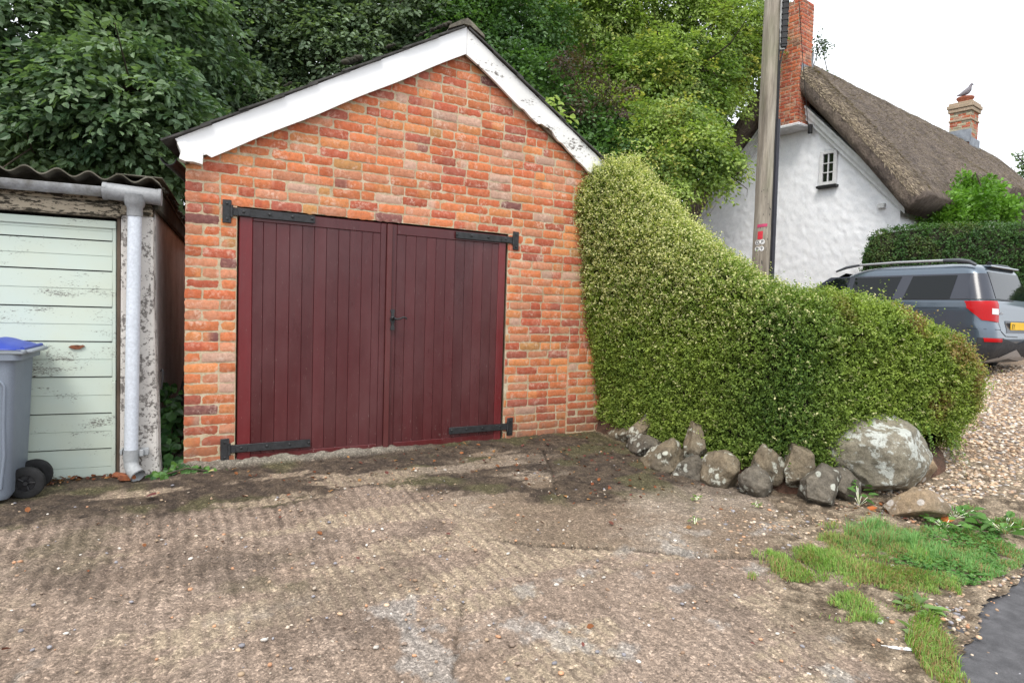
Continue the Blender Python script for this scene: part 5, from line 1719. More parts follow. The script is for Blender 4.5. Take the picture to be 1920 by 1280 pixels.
# ================================================================== CLIPPED HEDGE behind the car
FH = [(11.75, 2.15), (11.55, 1.75), (12.6, .95), (13.6, .20), (15.2, -1.0), (17.2, -2.6), (17.8, -1.8), (15.8, -.1), (14.2, 1.2), (13.0, 2.0), (12.2, 2.4)]
FS = [(12.0, 1.95), (12.1, 1.80), (12.9, 1.25), (13.9, .5), (15.5, -.7), (17.3, -2.1), (17.4, -2.0), (15.6, -.6), (14.0, .65), (13.0, 1.4), (12.2, 1.95)]
FZ = [2.98, 3.05, 3.17, 3.20, 3.24, 3.28, 3.28, 3.24, 3.20, 3.17, 3.05]
GP, GN = hedge_surface(FH, FS, FZ, [0.0] * 11, [0.0] * 11, 110, 50, .045, 171, .72)
cn = np.array([14.3, .1, 1.9])
if np.mean(np.sum(GN * (GP - cn), -1)) < 0: GN = -GN
fh = empty('clipped_hedge', (14.2, .2, .6), 0, 'flat-topped dark green clipped hedge between the car and the thatched cottage', 'hedge')
FO = np.array([14.2, .2, .6])
mb = MB(); mb.grid(GP - GN * .06 - FO); mb.build('inner_twigs', bpy.data.materials['hedge_twigs'], fh, smooth=True)
def far_pal(pos, din, n_, r, t):
    a = np.array([.045, .110, .034]); b = np.array([.115, .21, .065]); br = np.array([.18, .16, .06])
    c = lerpc(a, b, np.clip(tu[0] * .8 + .6 * (fbm(pos * 3, 181, 3) - .4), 0, 1))
    c = lerpc(c, br, (fbm(pos * 2.2, 183, 3) > .60) * .5 * r.random(len(pos)))
    return c * r.uniform(.75, 1.2, len(pos))[:, None]
v, f, c = hedge_leaves(GP[4:62], GN[4:62], 84000, np.random.default_rng(93), .036, far_pal, .08, tuft=5, spread=.04)
mesh_obj('foliage', v - FO, f, MAT['hedge_leaf'], fh, c)

# ================================================================== TREES
def limb_tubes(mb_, base, blobs, r, rad, n_lim=None):
    base = np.asarray(base, dtype=float)
    for b in blobs:
        c = np.array(b[:3]); 
        for k in range(2):
            tgt = c + r.normal(0, .35, 3) * np.array(b[3:6])
            m1 = base * .6 + c * .4 + r.normal(0, .25, 3); m1[2] = base[2] + (c[2] - base[2]) * .45
            pth = [tuple(base), tuple(m1), tuple(c * .5 + tgt * .5 + r.normal(0, .12, 3)), tuple(tgt)]
            q_ = resample(np.array(pth), 10)
            mb_.tube([tuple(p) for p in q_], list(np.linspace(rad, rad * .22, 10)), 7)
            for j in range(3):
                e = tgt + r.normal(0, .5, 3) * np.array(b[3:6])
                mb_.tube([tuple(q_[6]), tuple((q_[6] + e) / 2 + r.normal(0, .1, 3)), tuple(e)], [rad * .25, rad * .15, rad * .06], 5)
def make_tree(name, label, cat, base, trunk, blobs, n_spray, per, size, pal, seed, spray=.38, droop=.25, flat=.55, group=None, inner=.35, toward=None, tw=.12, jit=.4, mat=None):
    r = np.random.default_rng(seed)
    root = empty(name, tuple(base), 0, label, cat, group)
    B0 = np.array(base, dtype=float)
    blobs = np.asarray(blobs, dtype=float)
    fork = np.asarray(trunk, dtype=float)
    mb_ = MB()
    q_ = resample(np.array([B0, B0 * .6 + fork * .4 + r.normal(0, .1, 3), fork]), 10)
    mb_.tube([tuple(p - B0) for p in q_], list(np.linspace(tw * 1.35, tw, 10)), 12)
    limb_tubes(mb_, fork - B0, [tuple(np.r_[b[:3] - B0, b[3:]]) for b in blobs], r, tw * .55)
    smooth_angle(mb_.build('trunk', MAT['bark'], root), 60)
    area = (blobs[:, 3] * blobs[:, 4] * blobs[:, 5]) ** .67
    bi = r.choice(len(blobs), n_spray, p=area / area.sum())
    d = unit(r.normal(size=(n_spray, 3)))
    if toward is not None:
        t = unit(np.array(toward, dtype=float))
        s = d @ t
        flip = (s < 0) & (r.random(n_spray) < .7)
        d[flip] -= 2 * np.outer(s[flip], t)
    rad = inner + (1.05 - inner) * r.random(n_spray) ** .55
    d_n = d
    cpos = blobs[bi, :3] + d_n * blobs[bi, 3:6] * rad[:, None] * (1 + .35 * (fbm(d_n * 2.2 + bi[:, None] * 5, seed, 2) - .5))[:, None]
    out = unit(d_n * np.array([1, 1, .55]) + np.array([0, 0, -droop]) + r.normal(0, .3, d.shape))
    sn = unit(np.array([0, 0, 1.0]) * flat + d_n * .55 + r.normal(0, .22, d.shape))
    sn = unit(sn - out * np.sum(sn * out, 1, keepdims=True))
    lat = np.cross(out, sn)
    rep = lambda a: np.repeat(a, per, 0)
    N_ = n_spray * per
    sp = spray * r.uniform(.6, 1.35, n_spray)
    t = np.tile((np.arange(per) + .5) / per, n_spray) + r.normal(0, .05, N_)
    sd = np.where(np.arange(N_) % 2, 1.0, -1.0)
    wv = r.uniform(.05, .55, N_) * (1.05 - np.clip(t, 0, 1) * .8)
    pos = rep(cpos) + rep(out) * ((t - .5) * rep(sp) * 1.5)[:, None] + rep(lat) * (sd * wv * rep(sp))[:, None] + rep(sn) * r.normal(0, .10, N_)[:, None] * rep(sp)[:, None]
    pos[:, 2] -= (t ** 2) * rep(sp) * .25
    fw = unit(rep(out) * .75 + rep(lat) * (sd * .8)[:, None] + r.normal(0, jit * .6, (N_, 3)) + np.array([0, 0, -.15]))
    nn = unit(rep(sn) + r.normal(0, jit, (N_, 3)))
    sz = size * r.uniform(.6, 1.25, N_)
    tone = rep(r.random(n_spray))
    col = pal(pos, tone, r, rep(rad))
    v, f, c = leaf_field(pos - B0, fw, nn, sz, col, 1.05, 1.0, .12)
    mesh_obj('crown', v, f, mat or MAT['leaf'], root, c)
    return root
def palette(a, b, c_=None, thr=.62, k=.6, seed=1, scale=.7, mul=(.75, 1.2)):
    a, b = np.array(a), np.array(b)
    def fn(pos, tone, r, rad):
        g = fbm(pos * scale, seed, 3)
        c = lerpc(a, b, np.clip(tone * .55 + (g - .35) * 1.3 + .25 * r.random(len(pos)), 0, 1))
        if c_ is not None:
            w = sstep(thr, thr + .12, fbm(pos * scale * 1.6 + 50, seed + 3, 3) * .7 + tone * .3) * k
            c = lerpc(c, np.array(c_), w)
        return c * r.uniform(mul[0], mul[1], len(pos))[:, None]
    return fn
TO = (-.5, -.85, .15)
def at(px, py, D):
    """world point seen at photo pixel (px,py) at depth D metres: used to plan where the trees stand"""
    x, y = (px - 960) / 1200.0, (py - 640) / 1200.0
    return CAM + D * (_f + x * _r2 - y * _u2)
def blob(px, py, D, rx, ry=None, rz=None):
    p = at(px, py, D)
    return (p[0], p[1], p[2], rx, ry or rx, rz or rx)
def gb(x, y): return (x, y, float(gnd(x, y)) - .1)
dkA, dkB = (.055, .112, .058), (.20, .29, .145)
make_tree('sycamore_tree', 'dark large-leaved tree overhanging the corrugated roof of the green shed', 'tree', gb(-3.2, 5.6), at(60, 250, 10.5),
    [blob(40, 60, 8.6, 1.6, 1.3, 1.1), blob(230, 200, 8.2, 1.15, 1.0, .85), blob(60, 230, 8.4, 1.15, 1.0, .65), blob(300, 60, 9.6, 1.3, 1.2, 1.0), blob(-120, 150, 8.6, 1.4, 1.3, 1.3), blob(180, 290, 8.6, 1.0, .9, .5), blob(330, 270, 8.8, .55, .8, .8), blob(150, -80, 9.2, 1.6, 1.4, 1.0)],
    3300, 17, .108, palette(dkA, dkB, (.16, .26, .09), .66, .5, 3, 1.0), 401, .36, .35, .8, toward=TO, inner=.45, tw=.16)
make_tree('hornbeam_tree', 'dull dark green tree rising behind the middle of the garage roof', 'tree', gb(.9, 8.8), at(560, 230, 14.0),
    [blob(480, 60, 12.4, 1.7, 1.4, 1.3), blob(640, 120, 12.8, 1.6, 1.3, 1.2), blob(400, 180, 11.4, 1.2, 1.1, .8), blob(760, 20, 13.2, 1.8, 1.5, 1.3), blob(560, -60, 13.4, 2.0, 1.6, 1.2), blob(500, 220, 11.8, 1.0, 1.0, .6), blob(370, 20, 11.6, 1.2, 1.1, 1.0)],
    3600, 17, .098, palette((.062, .112, .062), (.20, .275, .155), (.16, .20, .11), .7, .5, 9, .8), 402, .38, .3, .7, toward=TO, inner=.4, tw=.17)
make_tree('holly_tree', 'very dark evergreen tree right behind the garage ridge', 'tree', gb(4.6, 9.0), at(930, 240, 13.6),
    [blob(890, 110, 12.8, 1.1, 1.0, 1.3), blob(980, 200, 12.4, 1.1, 1.0, 1.1), blob(960, 60, 13.4, 1.3, 1.2, 1.1), blob(1060, 270, 12.2, 1.1, 1.0, .9), blob(1150, 300, 12.0, 1.1, .9, .7), blob(860, 20, 13.6, 1.1, 1.1, .9), blob(1090, 330, 11.6, .9, .9, .5)],
    2700, 16, .085, palette((.035, .085, .030), (.115, .22, .065), (.10, .18, .03), .72, .6, 15, 1.1), 403, .32, .2, .6, toward=TO, inner=.45, tw=.14)
make_tree('field_maple_tree', 'tall bright yellow-green tree between the garage and the cottage', 'tree', gb(9.6, 11.0), at(1240, 170, 16.5),
    [blob(1130, 40, 14.6, 1.5, 1.3, 1.2), blob(1240, 20, 15.0, 1.7, 1.5, 1.3), blob(1330, 80, 15.0, 1.6, 1.4, 1.4), blob(1260, 150, 14.2, 1.5, 1.2, 1.0), blob(1325, 195, 14.6, .9, .9, .7), blob(1120, 215, 13.4, .9, .8, .7), blob(1190, 250, 13.2, 1.0, .8, .7), blob(1160, 150, 14.2, 1.0, 1.0, .8), blob(1220, -90, 15.6, 2.2, 1.8, 1.1), blob(1400, 40, 15.8, .75, .9, 1.3), blob(1270, 260, 13.4, .8, .8, .6), blob(1400, 85, 15.4, .6, .7, .9), blob(1385, 160, 15.6, .45, .5, .5), blob(1080, -30, 15, 1.2, 1.2, .9)],
    6400, 17, .078, palette((.14, .245, .06), (.35, .45, .125), (.52, .49, .13), .62, .75, 21, .9), 404, .34, .15, .6, toward=TO, inner=.35, tw=.18)
make_tree('hawthorn_tree', 'lower mid-green tree with drooping sprays in front of the cottage gable', 'tree', gb(7.6, 4.4), at(1290, 300, 12.3),
    [blob(1300, 290, 11.4, .75, .7, .50), blob(1225, 320, 11.2, .65, .6, .40), blob(1345, 318, 11.3, .36, .45, .28), blob(1270, 240, 11.8, .7, .7, .5), blob(1215, 275, 11.6, .6, .6, .45), blob(1372, 300, 11.2, .16, .2, .10), blob(1250, 365, 11.0, .5, .5, .25), blob(1330, 350, 11.2, .32, .35, .16)],
    1050, 17, .068, palette((.095, .18, .040), (.34, .44, .10), (.48, .45, .12), .62, .75, 27, 1.6), 405, .36, .45, .6, toward=TO, inner=.2, tw=.07)
make_tree('purple_shrub', 'thin brownish purple shrub standing above the right slope of the garage roof', 'shrub', gb(6.0, 7.4), at(1110, 250, 12.1),
    [blob(1100, 150, 11.6, .42, .4, .55), blob(1150, 185, 11.5, .36, .35, .35), blob(1060, 120, 11.8, .28, .3, .35), blob(1085, 205, 11.4, .3, .3, .3)],
    120, 13, .060, palette((.060, .042, .035), (.13, .088, .060), (.06, .08, .03), .6, .6, 33, 1.6), 406, .24, .0, .3, toward=TO, inner=.2, tw=.03)
def sapling(name, label, base, pts, size, n, seed, col):
    r = np.random.default_rng(seed)
    root = empty(name, tuple(base), 0, label, 'sapling')
    B0 = np.array(base, dtype=float)
    mb_ = MB()
    top = np.array(pts[0])
    mb_.tube([tuple(B0 - B0), tuple((top - B0) * .6 + np.array([.05, 0, 0])), tuple(top - B0)], [.02, .014, .006], 6)
    P, F_, N_ = [], [], []
    for p in pts:
        p = np.array(p)
        mb_.tube([tuple((top - B0) * .75), tuple(p - B0)], [.008, .003], 5)
        for k in range(n):
            P.append(p - B0 + r.normal(0, .07, 3)); F_.append(np.array([r.normal(0, .8), -.4 + r.normal(0, .6), -.5])); N_.append(np.array([r.normal(0, .4), -.6, .8]))
    mb_.build('stem', MAT['bark'], root)
    m_ = len(P)
    v, f, c = leaf_field(np.array(P), unit(np.array(F_)), unit(np.array(N_)), size * r.uniform(.6, 1.2, m_), np.array(col) * r.uniform(.75, 1.25, (m_, 1)), 1.5, 1.0, .2)
    mesh_obj('leaves', v, f, MAT['leaf'], root, c)
    return root
sapling('maple_sapling', 'pale yellow-green sapling peeping over the right slope of the garage roof', gb(4.6, 6.6), [at(1042, 185, 11.0), at(1030, 205, 11.0), at(1055, 205, 10.9), at(1062, 225, 10.9), at(1045, 240, 10.9), at(1060, 250, 10.9), at(1025, 225, 11)], .12, 9, 51, (.26, .36, .06))
sapling('maple_sapling', 'pale yellow-green sapling peeping over the top of the hedge by the garage eaves', gb(4.9, 1.9), [at(1190, 290, 8.6), at(1160, 300, 8.5), at(1178, 304, 8.5), at(1150, 308, 8.5), at(1200, 302, 8.6)], .075, 8, 52, (.27, .36, .06))
# far-off wood closing the view behind the trees
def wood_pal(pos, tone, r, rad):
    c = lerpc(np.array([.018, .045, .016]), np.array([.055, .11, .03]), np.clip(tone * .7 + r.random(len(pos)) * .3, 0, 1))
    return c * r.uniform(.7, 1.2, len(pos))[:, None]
for k, (px, py, D, s_, lab) in enumerate([
        (30, 330, 14, 2.3, 'shadowy tree low down behind the green shed, seen under the overhanging leaves'), (420, 260, 19, 3.2, 'shadowy tree behind the left eaves of the garage'),
        (700, 120, 20, 3.4, 'shadowy tree far behind the left slope of the garage roof'), (980, 130, 20, 3.4, 'shadowy tree far behind the garage ridge'),
        (1200, 240, 20, 3.2, 'shadowy tree behind the bright yellow-green tree, left of the pole')]):
    p = at(px, py, D); x_, y_ = p[0], p[1]
    make_tree('woodland_tree', lab, 'tree', gb(x_, y_ + .5), (x_, y_ + .3, p[2] - .5), [(x_, y_, p[2], s_ * 1.1, s_ * .6, s_ * .9), (x_ - s_ * .7, y_ + .4, p[2] + s_ * .4, s_ * .7, s_ * .5, s_ * .7), (x_ + s_ * .7, y_ + .4, p[2] + s_ * .3, s_ * .7, s_ * .5, s_ * .7), (x_, y_ + .2, p[2] - s_ * .8, s_ * 1.1, s_ * .5, s_ * .6)],
              1500, 14, .17, wood_pal, 500 + k, .55, .2, .6, 'trees in the shade of the bank behind the garage', toward=TO, inner=.2, tw=.2)
# bright shrub by the cottage, tree at the far right, sprig behind the chimney
make_tree('laurel_shrub', 'fresh bright green shrub above the clipped hedge in front of the thatched eaves', 'shrub', gb(14.4, 1.0), at(1815, 420, 14.0),
    [blob(1815, 390, 13.6, .52, .45, .38), blob(1770, 398, 13.4, .36, .4, .32), blob(1865, 395, 13.8, .40, .4, .32), blob(1805, 345, 13.8, .18, .2, .22), blob(1840, 360, 13.8, .28, .3, .28), blob(1748, 402, 13.4, .25, .3, .2)],
    520, 14, .080, palette((.075, .185, .020), (.17, .34, .045), (.25, .38, .08), .7, .5, 41, 1.8), 407, .24, -.7, .2, toward=TO, inner=.3, tw=.05)
make_tree('ash_tree', 'thin far-off tree with airy leaves at the right end of the thatched roof', 'tree', gb(27.0, 3.0), at(1985, 420, 26),
    [blob(1935, 330, 25, .75, .7, .7), blob(1912, 300, 25, .25, .3, .35), blob(1960, 300, 25, .9, .8, .9), blob(1908, 345, 25, .3, .3, .25)],
    190, 12, .13, palette((.05, .10, .03), (.12, .18, .07), None, seed=45, scale=1), 408, .42, .3, .5, toward=TO, inner=.3, tw=.08)
make_tree('larch_tree', 'wispy conifer top showing beside the tall brick chimney', 'tree', gb(17.8, 12.0), at(1540, 210, 24),
    [blob(1536, 85, 24, .22, .25, .45), blob(1538, 150, 24, .30, .3, .35), blob(1532, 180, 24, .35, .3, .3)],
    60, 14, .10, palette((.03, .06, .025), (.07, .11, .05), None, seed=47, scale=1), 409, .40, .25, .4, toward=TO, inner=.1, tw=.05)

# ================================================================== IVY in the gap, weeds, grass, litter
def ivy(name, label, spots, n, size, seed, pal):
    r = np.random.default_rng(seed)
    b = np.array(spots[0][:3])
    root = empty(name, tuple(b), 0, label, 'ivy')
    P, F_, N_ = [], [], []
    mb_ = MB()
    prev = None
    for (x, y, z, sx, sy, sz, k) in spots:
        c = np.array([x, y, z])
        if prev is not None: mb_.tube([tuple(prev - b), tuple((prev + c) / 2 - b + r.normal(0, .02, 3)), tuple(c - b)], .006, 5)
        prev = c
        m_ = int(n * k)
        P.append(c - b + r.normal(0, 1, (m_, 3)) * np.array([sx, sy, sz]))
        F_.append(np.stack([r.normal(0, .7, m_), -.3 + r.normal(0, .4, m_), -.6 + r.normal(0, .4, m_)], -1)); N_.append(np.stack([r.normal(0, .35, m_), np.full(m_, -.8), r.uniform(.2, 1.0, m_)], -1))
    P, F_, N_ = np.concatenate(P), np.concatenate(F_), np.concatenate(N_)
    mb_.build('stem', MAT['bark'], root)
    t = r.random(len(P))
    v, f, c = leaf_field(P, unit(F_), unit(N_), size * r.uniform(.55, 1.25, len(P)), lerpc(np.array(pal[0]), np.array(pal[1]), t ** 1.5) * r.uniform(.8, 1.2, (len(P), 1)), 1.6, 1.2, .1)
    mesh_obj('leaves', v, f, MAT['leaf'], root, c)
    return root
ivy('ivy', 'dark ivy growing up in the gap between the green shed and the brick garage', [(-.45, .10, .02, .07, .05, .03, 1), (-.44, .22, .16, .05, .06, .06, 1), (-.43, .35, .34, .04, .06, .07, 1.1), (-.44, .45, .52, .035, .05, .05, .5)], 55, .075, 61, ((.025, .075, .022), (.085, .20, .050)))
ivy('ivy', 'low trailing ivy at the foot of the brick garage corner', [(-.40, -.10, .02, .05, .04, .022, 1), (-.32, -.14, .01, .06, .03, .014, 1), (-.52, -.20, .01, .05, .03, .016, .7), (-.20, -.16, .0, .06, .02, .008, .35)], 42, .055, 62, ((.035, .10, .028), (.13, .27, .05)))
mb = MB(); mb.box(-.36, -.30, .0, .02, -.05, .62, .006, M=Matrix.Translation((-.10, .55, 0)) @ Matrix.Rotation(.22, 4, 'Y'))
tag(mb.build('plank', MAT['black']), 'dark board leaning in the gap behind the ivy beside the garage', 'board')
# broken brick under the downpipe
for i, (lab, x, y, rz, s) in enumerate((('broken orange brick lying under the outlet of the grey downpipe', -.72, -.205, .3, .62), ('smaller tilted piece of orange brick just behind the downpipe outlet', -.76, -.13, -.5, .5))):
    rk = np.random.default_rng(70 + i)
    mb = MB(); mb.box(-.085 * s, .075 * s, -.045 * s, .045 * s, -.005, .045 * s, .006)
    V_ = np.concatenate(mb.v); mb.v = [V_ + rk.normal(0, .006, V_.shape)]
    o = mb.build('broken_brick', worn('orange_brick_%d' % i, (.44, .15, .06), (.25, .09, .05), 14, .9, .5, .004))
    o.location = (x, y, float(gnd(x, y)) + .022); o.rotation_euler = (.2 * i, .12, rz)
    tag(o, lab, 'brick')

def weed(name, label, x, y, n, size, seed, col, spread=.05, h=.05, elong=1.2):
    r = np.random.default_rng(seed)
    z = float(gnd(x, y)) + .01
    root = empty(name, (x, y, z), 0, label, 'weed')
    a = r.uniform(0, 6.283, n); rad = r.random(n) ** .7 * spread
    P = np.stack([np.cos(a) * rad, np.sin(a) * rad, r.uniform(.2, 1, n) * h], -1)
    F_ = unit(np.stack([np.cos(a), np.sin(a), r.uniform(-.1, .8, n)], -1)); N_ = unit(np.stack([r.normal(0, .3, n), r.normal(0, .3, n), np.ones(n)], -1))
    v, f, c = leaf_field(P, F_, N_, size * r.uniform(.6, 1.2, n), np.array(col) * r.uniform(.7, 1.3, (n, 1)), elong, 1.0, .25)
    mb_ = MB()
    for k in range(0, n, 2): mb_.tube([(0, 0, 0), tuple(P[k])], .0018, 4)
    mb_.build('stem', MAT['grass'], root, smooth=True)
    mesh_obj('leaves', v, f, MAT['grass'], root, c)
    return root
WG = 'weeds along the verge'
wl = [('weed_plant', 'upright leafy weed growing just left of the boulder above brown leaves', 3.90, -2.56, 16, .065, (.09, .20, .04), .06, .17, 1.0),
      ('weed_plant', 'tiny weed sprouting from the drive in front of the dark block stone', 3.1, -2.28, 14, .028, (.17, .27, .06), .03, .05, .9),
      ('weed_plant', 'tiny weed standing in the smooth slab below the middle stones', 2.78, -2.02, 14, .03, (.17, .27, .06), .03, .05, .9),
      ('weed_plant', 'small weed at the crack in the concrete left of the grass', 2.42, -2.35, 12, .026, (.15, .25, .06), .03, .05, .9),
      ('dock_plant', 'broad-leaved weed at the right end of the verge under the gravel drive', 4.28, -3.02, 34, .075, (.10, .23, .045), .13, .07, 1.1),
      ('dock_plant', 'broad-leaved weed beside the orange leaf in front of the gravel', 4.02, -3.08, 30, .06, (.11, .24, .05), .12, .06, 1.1),
      ('dock_plant', 'large pale weed cut off by the right edge of the photo', 4.30, -3.32, 34, .085, (.12, .25, .06), .14, .09, 1.0),
      ('plantain', 'flat pale rosette at the tarmac end of the grass strip', 2.32, -3.80, 16, .085, (.20, .30, .12), .05, .02, .9),
      ('plantain', 'flat pale rosette in the front of the grass beside the stony corner', 2.62, -3.60, 18, .075, (.17, .28, .09), .06, .02, .9)]
for i, (nm, lab, x, y, n, s, col, sp, h, el) in enumerate(wl): weed(nm, lab, x, y, n, s, 600 + i, col, sp, h, el)

def in_poly(x, y, poly):
    ins = np.zeros(len(x), dtype=bool); j = len(poly) - 1
    for i in range(len(poly)):
        xi, yi = poly[i]; xj, yj = poly[j]
        k = ((yi > y) != (yj > y)) & (x < (xj - xi) * (y - yi) / (yj - yi + 1e-12) + xi)
        ins ^= k; j = i
    return ins
rg = np.random.default_rng(77)
def grass_blades(poly, n, l0, l1, seed, green, thr=.40, lay=.45):
    r = np.random.default_rng(seed)
    poly = np.array(poly); lo, hi = poly.min(0), poly.max(0)
    xy = lo + (hi - lo) * r.random((n * 3, 2))
    wob = .26 * (fbm(xy * 4, 311, 3) - .5) + .10 * (fbm(xy * 14, 312, 2) - .5)
    k = in_poly(xy[:, 0] + wob, xy[:, 1] + wob, poly)
    xy = xy[k]
    cl = fbm(xy * 5.5, 313, 3)
    k = r.random(len(xy)) < sstep(thr, thr + .16, cl)
    xy, cl = xy[k][:n], cl[k][:n]
    m_ = len(xy)
    z = gnd(xy[:, 0], xy[:, 1]) + .01 + .02 * (fbm(xy * 4.5, 11, 4) - .3)
    az = r.uniform(0, 6.283, m_) * .55 + fbm(xy * 3, 317, 2) * 9
    L = r.uniform(l0, l1, m_) * (.6 + .8 * sstep(.4, .75, cl))
    ln = r.uniform(.15, 1.0, m_) * lay
    d = np.stack([np.cos(az), np.sin(az)], -1)
    sd = np.stack([-d[:, 1], d[:, 0], 0 * az], -1) * (r.uniform(.0012, .0024, m_))[:, None]
    b = np.stack([xy[:, 0], xy[:, 1], z], -1)
    D3 = np.concatenate([d, np.zeros((m_, 1))], 1)
    p1 = b + D3 * (L * ln * .35)[:, None] + np.array([0, 0, 1]) * (L * .60 * (1 - .4 * ln))[:, None]
    p2 = b + D3 * (L * ln * 1.0)[:, None] + np.array([0, 0, 1]) * (L * (1 - .75 * ln))[:, None]
    v = np.stack([b - sd, b + sd, p1 + sd * .8, p1 - sd * .8, p2], 1)
    i = (np.arange(m_) * 5)[:, None]
    f4 = i + np.array([[0, 1, 2, 3]]); f3 = i + np.array([[3, 2, 4]])
    dry = (r.random(m_) < .08 + .32 * sstep(.35, .6, fbm(xy * 3.2, 331, 3)))[:, None]
    c = lerpc(np.array(green[0]), np.array(green[1]), r.random(m_))
    c = np.where(dry, np.array([.33, .24, .11]), c) * r.uniform(.75, 1.2, (m_, 1))
    return v.reshape(-1, 3), [list(q) for q in f4] + [list(q) for q in f3], np.repeat(c, 5, 0)
GREEN = ((.13, .25, .045), (.31, .46, .11)); BLUEG = ((.11, .26, .065), (.24, .43, .14))
sets = [grass_blades([(2.05, -3.05), (2.45, -2.92), (3.0, -2.86), (3.3, -3.0), (3.4, -3.35), (3.0, -3.62), (2.45, -3.68), (2.2, -3.55), (2.12, -3.25)], 13000, .025, .070, 81, GREEN, .34, 1.1),
        grass_blades([(2.9, -2.98), (3.3, -2.88), (3.72, -2.98), (4.3, -3.2), (4.0, -3.55), (3.3, -3.62), (2.95, -3.35)], 14000, .025, .065, 82, BLUEG, .26, 1.1),
        grass_blades([(3.1, -2.92), (3.5, -2.86), (3.68, -3.05), (3.45, -3.2), (3.15, -3.1)], 2200, .08, .15, 83, BLUEG, .24, .85),
        grass_blades([(3.95, -3.0), (4.5, -3.0), (4.6, -3.3), (4.1, -3.5)], 2600, .03, .07, 86, BLUEG, .42, .9),
        grass_blades([(1.95, -4.02), (2.15, -3.83), (2.5, -3.66), (2.6, -3.72), (2.3, -3.92), (2.08, -4.1)], 2400, .03, .075, 84, GREEN, .28, .8),
        grass_blades([(2.3, -2.85), (2.9, -2.7), (3.4, -2.75), (3.0, -2.95), (2.5, -3.0)], 500, .02, .05, 85, GREEN, .48, .8)]
off = 0; V_, F_, C_ = [], [], []
for v, f, c in sets:
    V_.append(v); F_ += [[i + off for i in q] for q in f]; C_.append(c); off += len(v)
tag(mesh_obj('grass', np.concatenate(V_), F_, MAT['grass'], cols=np.concatenate(C_)), 'rough patch of green grass on the verge between the concrete and the tarmac', 'grass', kind='stuff')

# clover and small leaves among the grass
m_ = 4600
xy = np.array([2.9, -3.62]) + np.array([1.55, .75]) * rg.random((m_, 2))
k = (fbm(xy * 4, 341, 3) > .45) & in_poly(xy[:, 0], xy[:, 1], [(2.7, -3.3), (3.2, -2.98), (3.8, -3.0), (4.4, -3.2), (4.0, -3.55), (3.2, -3.62), (2.8, -3.55)])
xy = xy[k]; m_ = len(xy)
P = np.stack([xy[:, 0], xy[:, 1], gnd(xy[:, 0], xy[:, 1]) + rg.uniform(.012, .04, m_)], -1)
a = rg.uniform(0, 6.283, m_)
v, f, c = leaf_field(P, np.stack([np.cos(a), np.sin(a), np.full(m_, .1)], -1), unit(np.stack([rg.normal(0, .3, m_), rg.normal(0, .3, m_), np.ones(m_)], -1)), rg.uniform(.014, .03, m_), lerpc(np.array([.06, .18, .03]), np.array([.14, .29, .07]), rg.random(m_)), 1.5, 1, .2)
tag(mesh_obj('clover', v, f, MAT['grass'], cols=c), 'low round leaves of clover spreading through the right part of the verge', 'clover', kind='stuff')

# fallen leaves and brick crumbs
def litter(name, label, xy, size, cols, seed):
    r = np.random.default_rng(seed)
    m_ = len(xy); a = r.uniform(0, 6.283, m_)
    P = np.stack([xy[:, 0], xy[:, 1], gnd(xy[:, 0], xy[:, 1]) + r.uniform(.010, .022, m_)], -1)
    cols = np.array(cols)
    v, f, c = leaf_field(P, np.stack([np.cos(a), np.sin(a), r.normal(.12, .2, m_)], -1), unit(np.stack([r.normal(0, .3, m_), r.normal(0, .3, m_), np.ones(m_)], -1)), size * r.uniform(.5, 1.3, m_), cols[r.integers(0, len(cols), m_)] * r.uniform(.7, 1.2, (m_, 1)), 1.2, 2.2, -.25)
    return tag(mesh_obj(name, v, f, MAT['litter'], cols=c), label, 'leaves', kind='stuff')
LC = [(.19, .065, .03), (.26, .10, .04), (.13, .05, .035), (.32, .17, .07), (.10, .06, .04), (.15, .055, .045)]
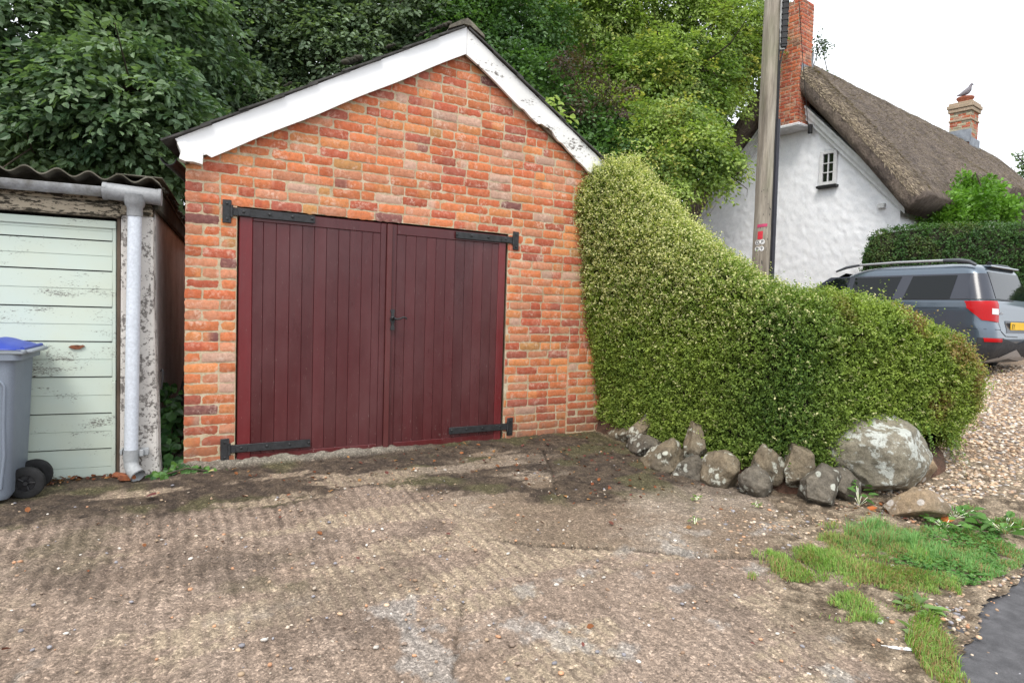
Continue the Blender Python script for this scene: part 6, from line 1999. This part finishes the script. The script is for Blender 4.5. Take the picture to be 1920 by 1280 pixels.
lx = [np.stack([rg.uniform(-1.25, -.2, 75), -.06 - .10 * rg.random(75) ** 1.5], -1), np.stack([rg.uniform(-1.25, -.55, 70), -.12 + .10 * rg.random(70)], -1), np.stack([rg.uniform(-.2, 3.3, 160), -.10 - .9 * rg.random(160) ** 1.6], -1), np.stack([rg.uniform(1.8, 3.3, 130), rg.uniform(-1.9, -.5, 130)], -1),
      np.array([4.0, -2.68]) + rg.normal(0, 1, (90, 2)) * np.array([.22, .09]), np.stack([rg.uniform(-1.5, 3.4, 60), rg.uniform(-3.6, -.6, 60)], -1)]
litter('fallen_leaves', 'small brown and red fallen leaves scattered along the walls and the drive', np.concatenate(lx), .032, LC, 91)
for (lab, x, y, s, col) in (('large orange fallen leaf among the weeds in front of the gravel', 4.10, -3.02, .10, (.55, .17, .05)), ('orange fallen leaf between the boulder and the loose rock', 3.83, -2.66, .075, (.42, .13, .04)), ('dark red leaf lying by itself on the dirty concrete below the shed', -.62, -.62, .075, (.12, .035, .035)), ('pale yellow leaf beside the ivy at the garage corner', -.22, -.20, .045, (.55, .47, .22))):
    r = np.random.default_rng(int(s * 1000))
    v, f, c = leaf_field(np.array([[0, 0, .02]]), np.array([[.8, -.5, .15]]), np.array([[.1, -.2, 1.0]]), s, np.array([col]), 1.35, 1.6, -.2)
    o = mesh_obj('fallen_leaf', v, f, MAT['litter'], cols=c); o.location = (x, y, float(gnd(x, y))); tag(o, lab, 'leaf')
# white feather and a chalky lump on the drive
mb = MB()
fp = [(-.075, -.006), (-.05, -.012), (.0, -.013), (.05, -.008), (.085, 0), (.05, .009), (.0, .013), (-.05, .010)]
mb.prism(fp, 2, .0, .003, (.75, .76, .80)); mb.tube([(-.10, 0, .003), (.08, 0, .005)], .0016, 5, (.8, .8, .8))
o = mb.build('feather', MAT['pebble']); o.location = (2.17, -3.79, float(gnd(2.17, -3.79)) + .014); o.rotation_euler = (0, .0, -.75); tag(o, 'white feather lying on the concrete beside the grass', 'feather')
stone('chalk_stone', 'white chalky stone at the front edge of the grass', (2.30, -3.60, float(gnd(2.30, -3.60)) + .014), (.032, .018, .012), (0, 0, .4), 41, worn('chalk', (.75, .74, .70), (.55, .54, .5), 14, .9, .3, .003), .3, sub=3)

for nm in ('moss', 'trailing_shoots', 'stencil_marks'):
    bpy.data.objects[nm]['kind'] = 'stuff'
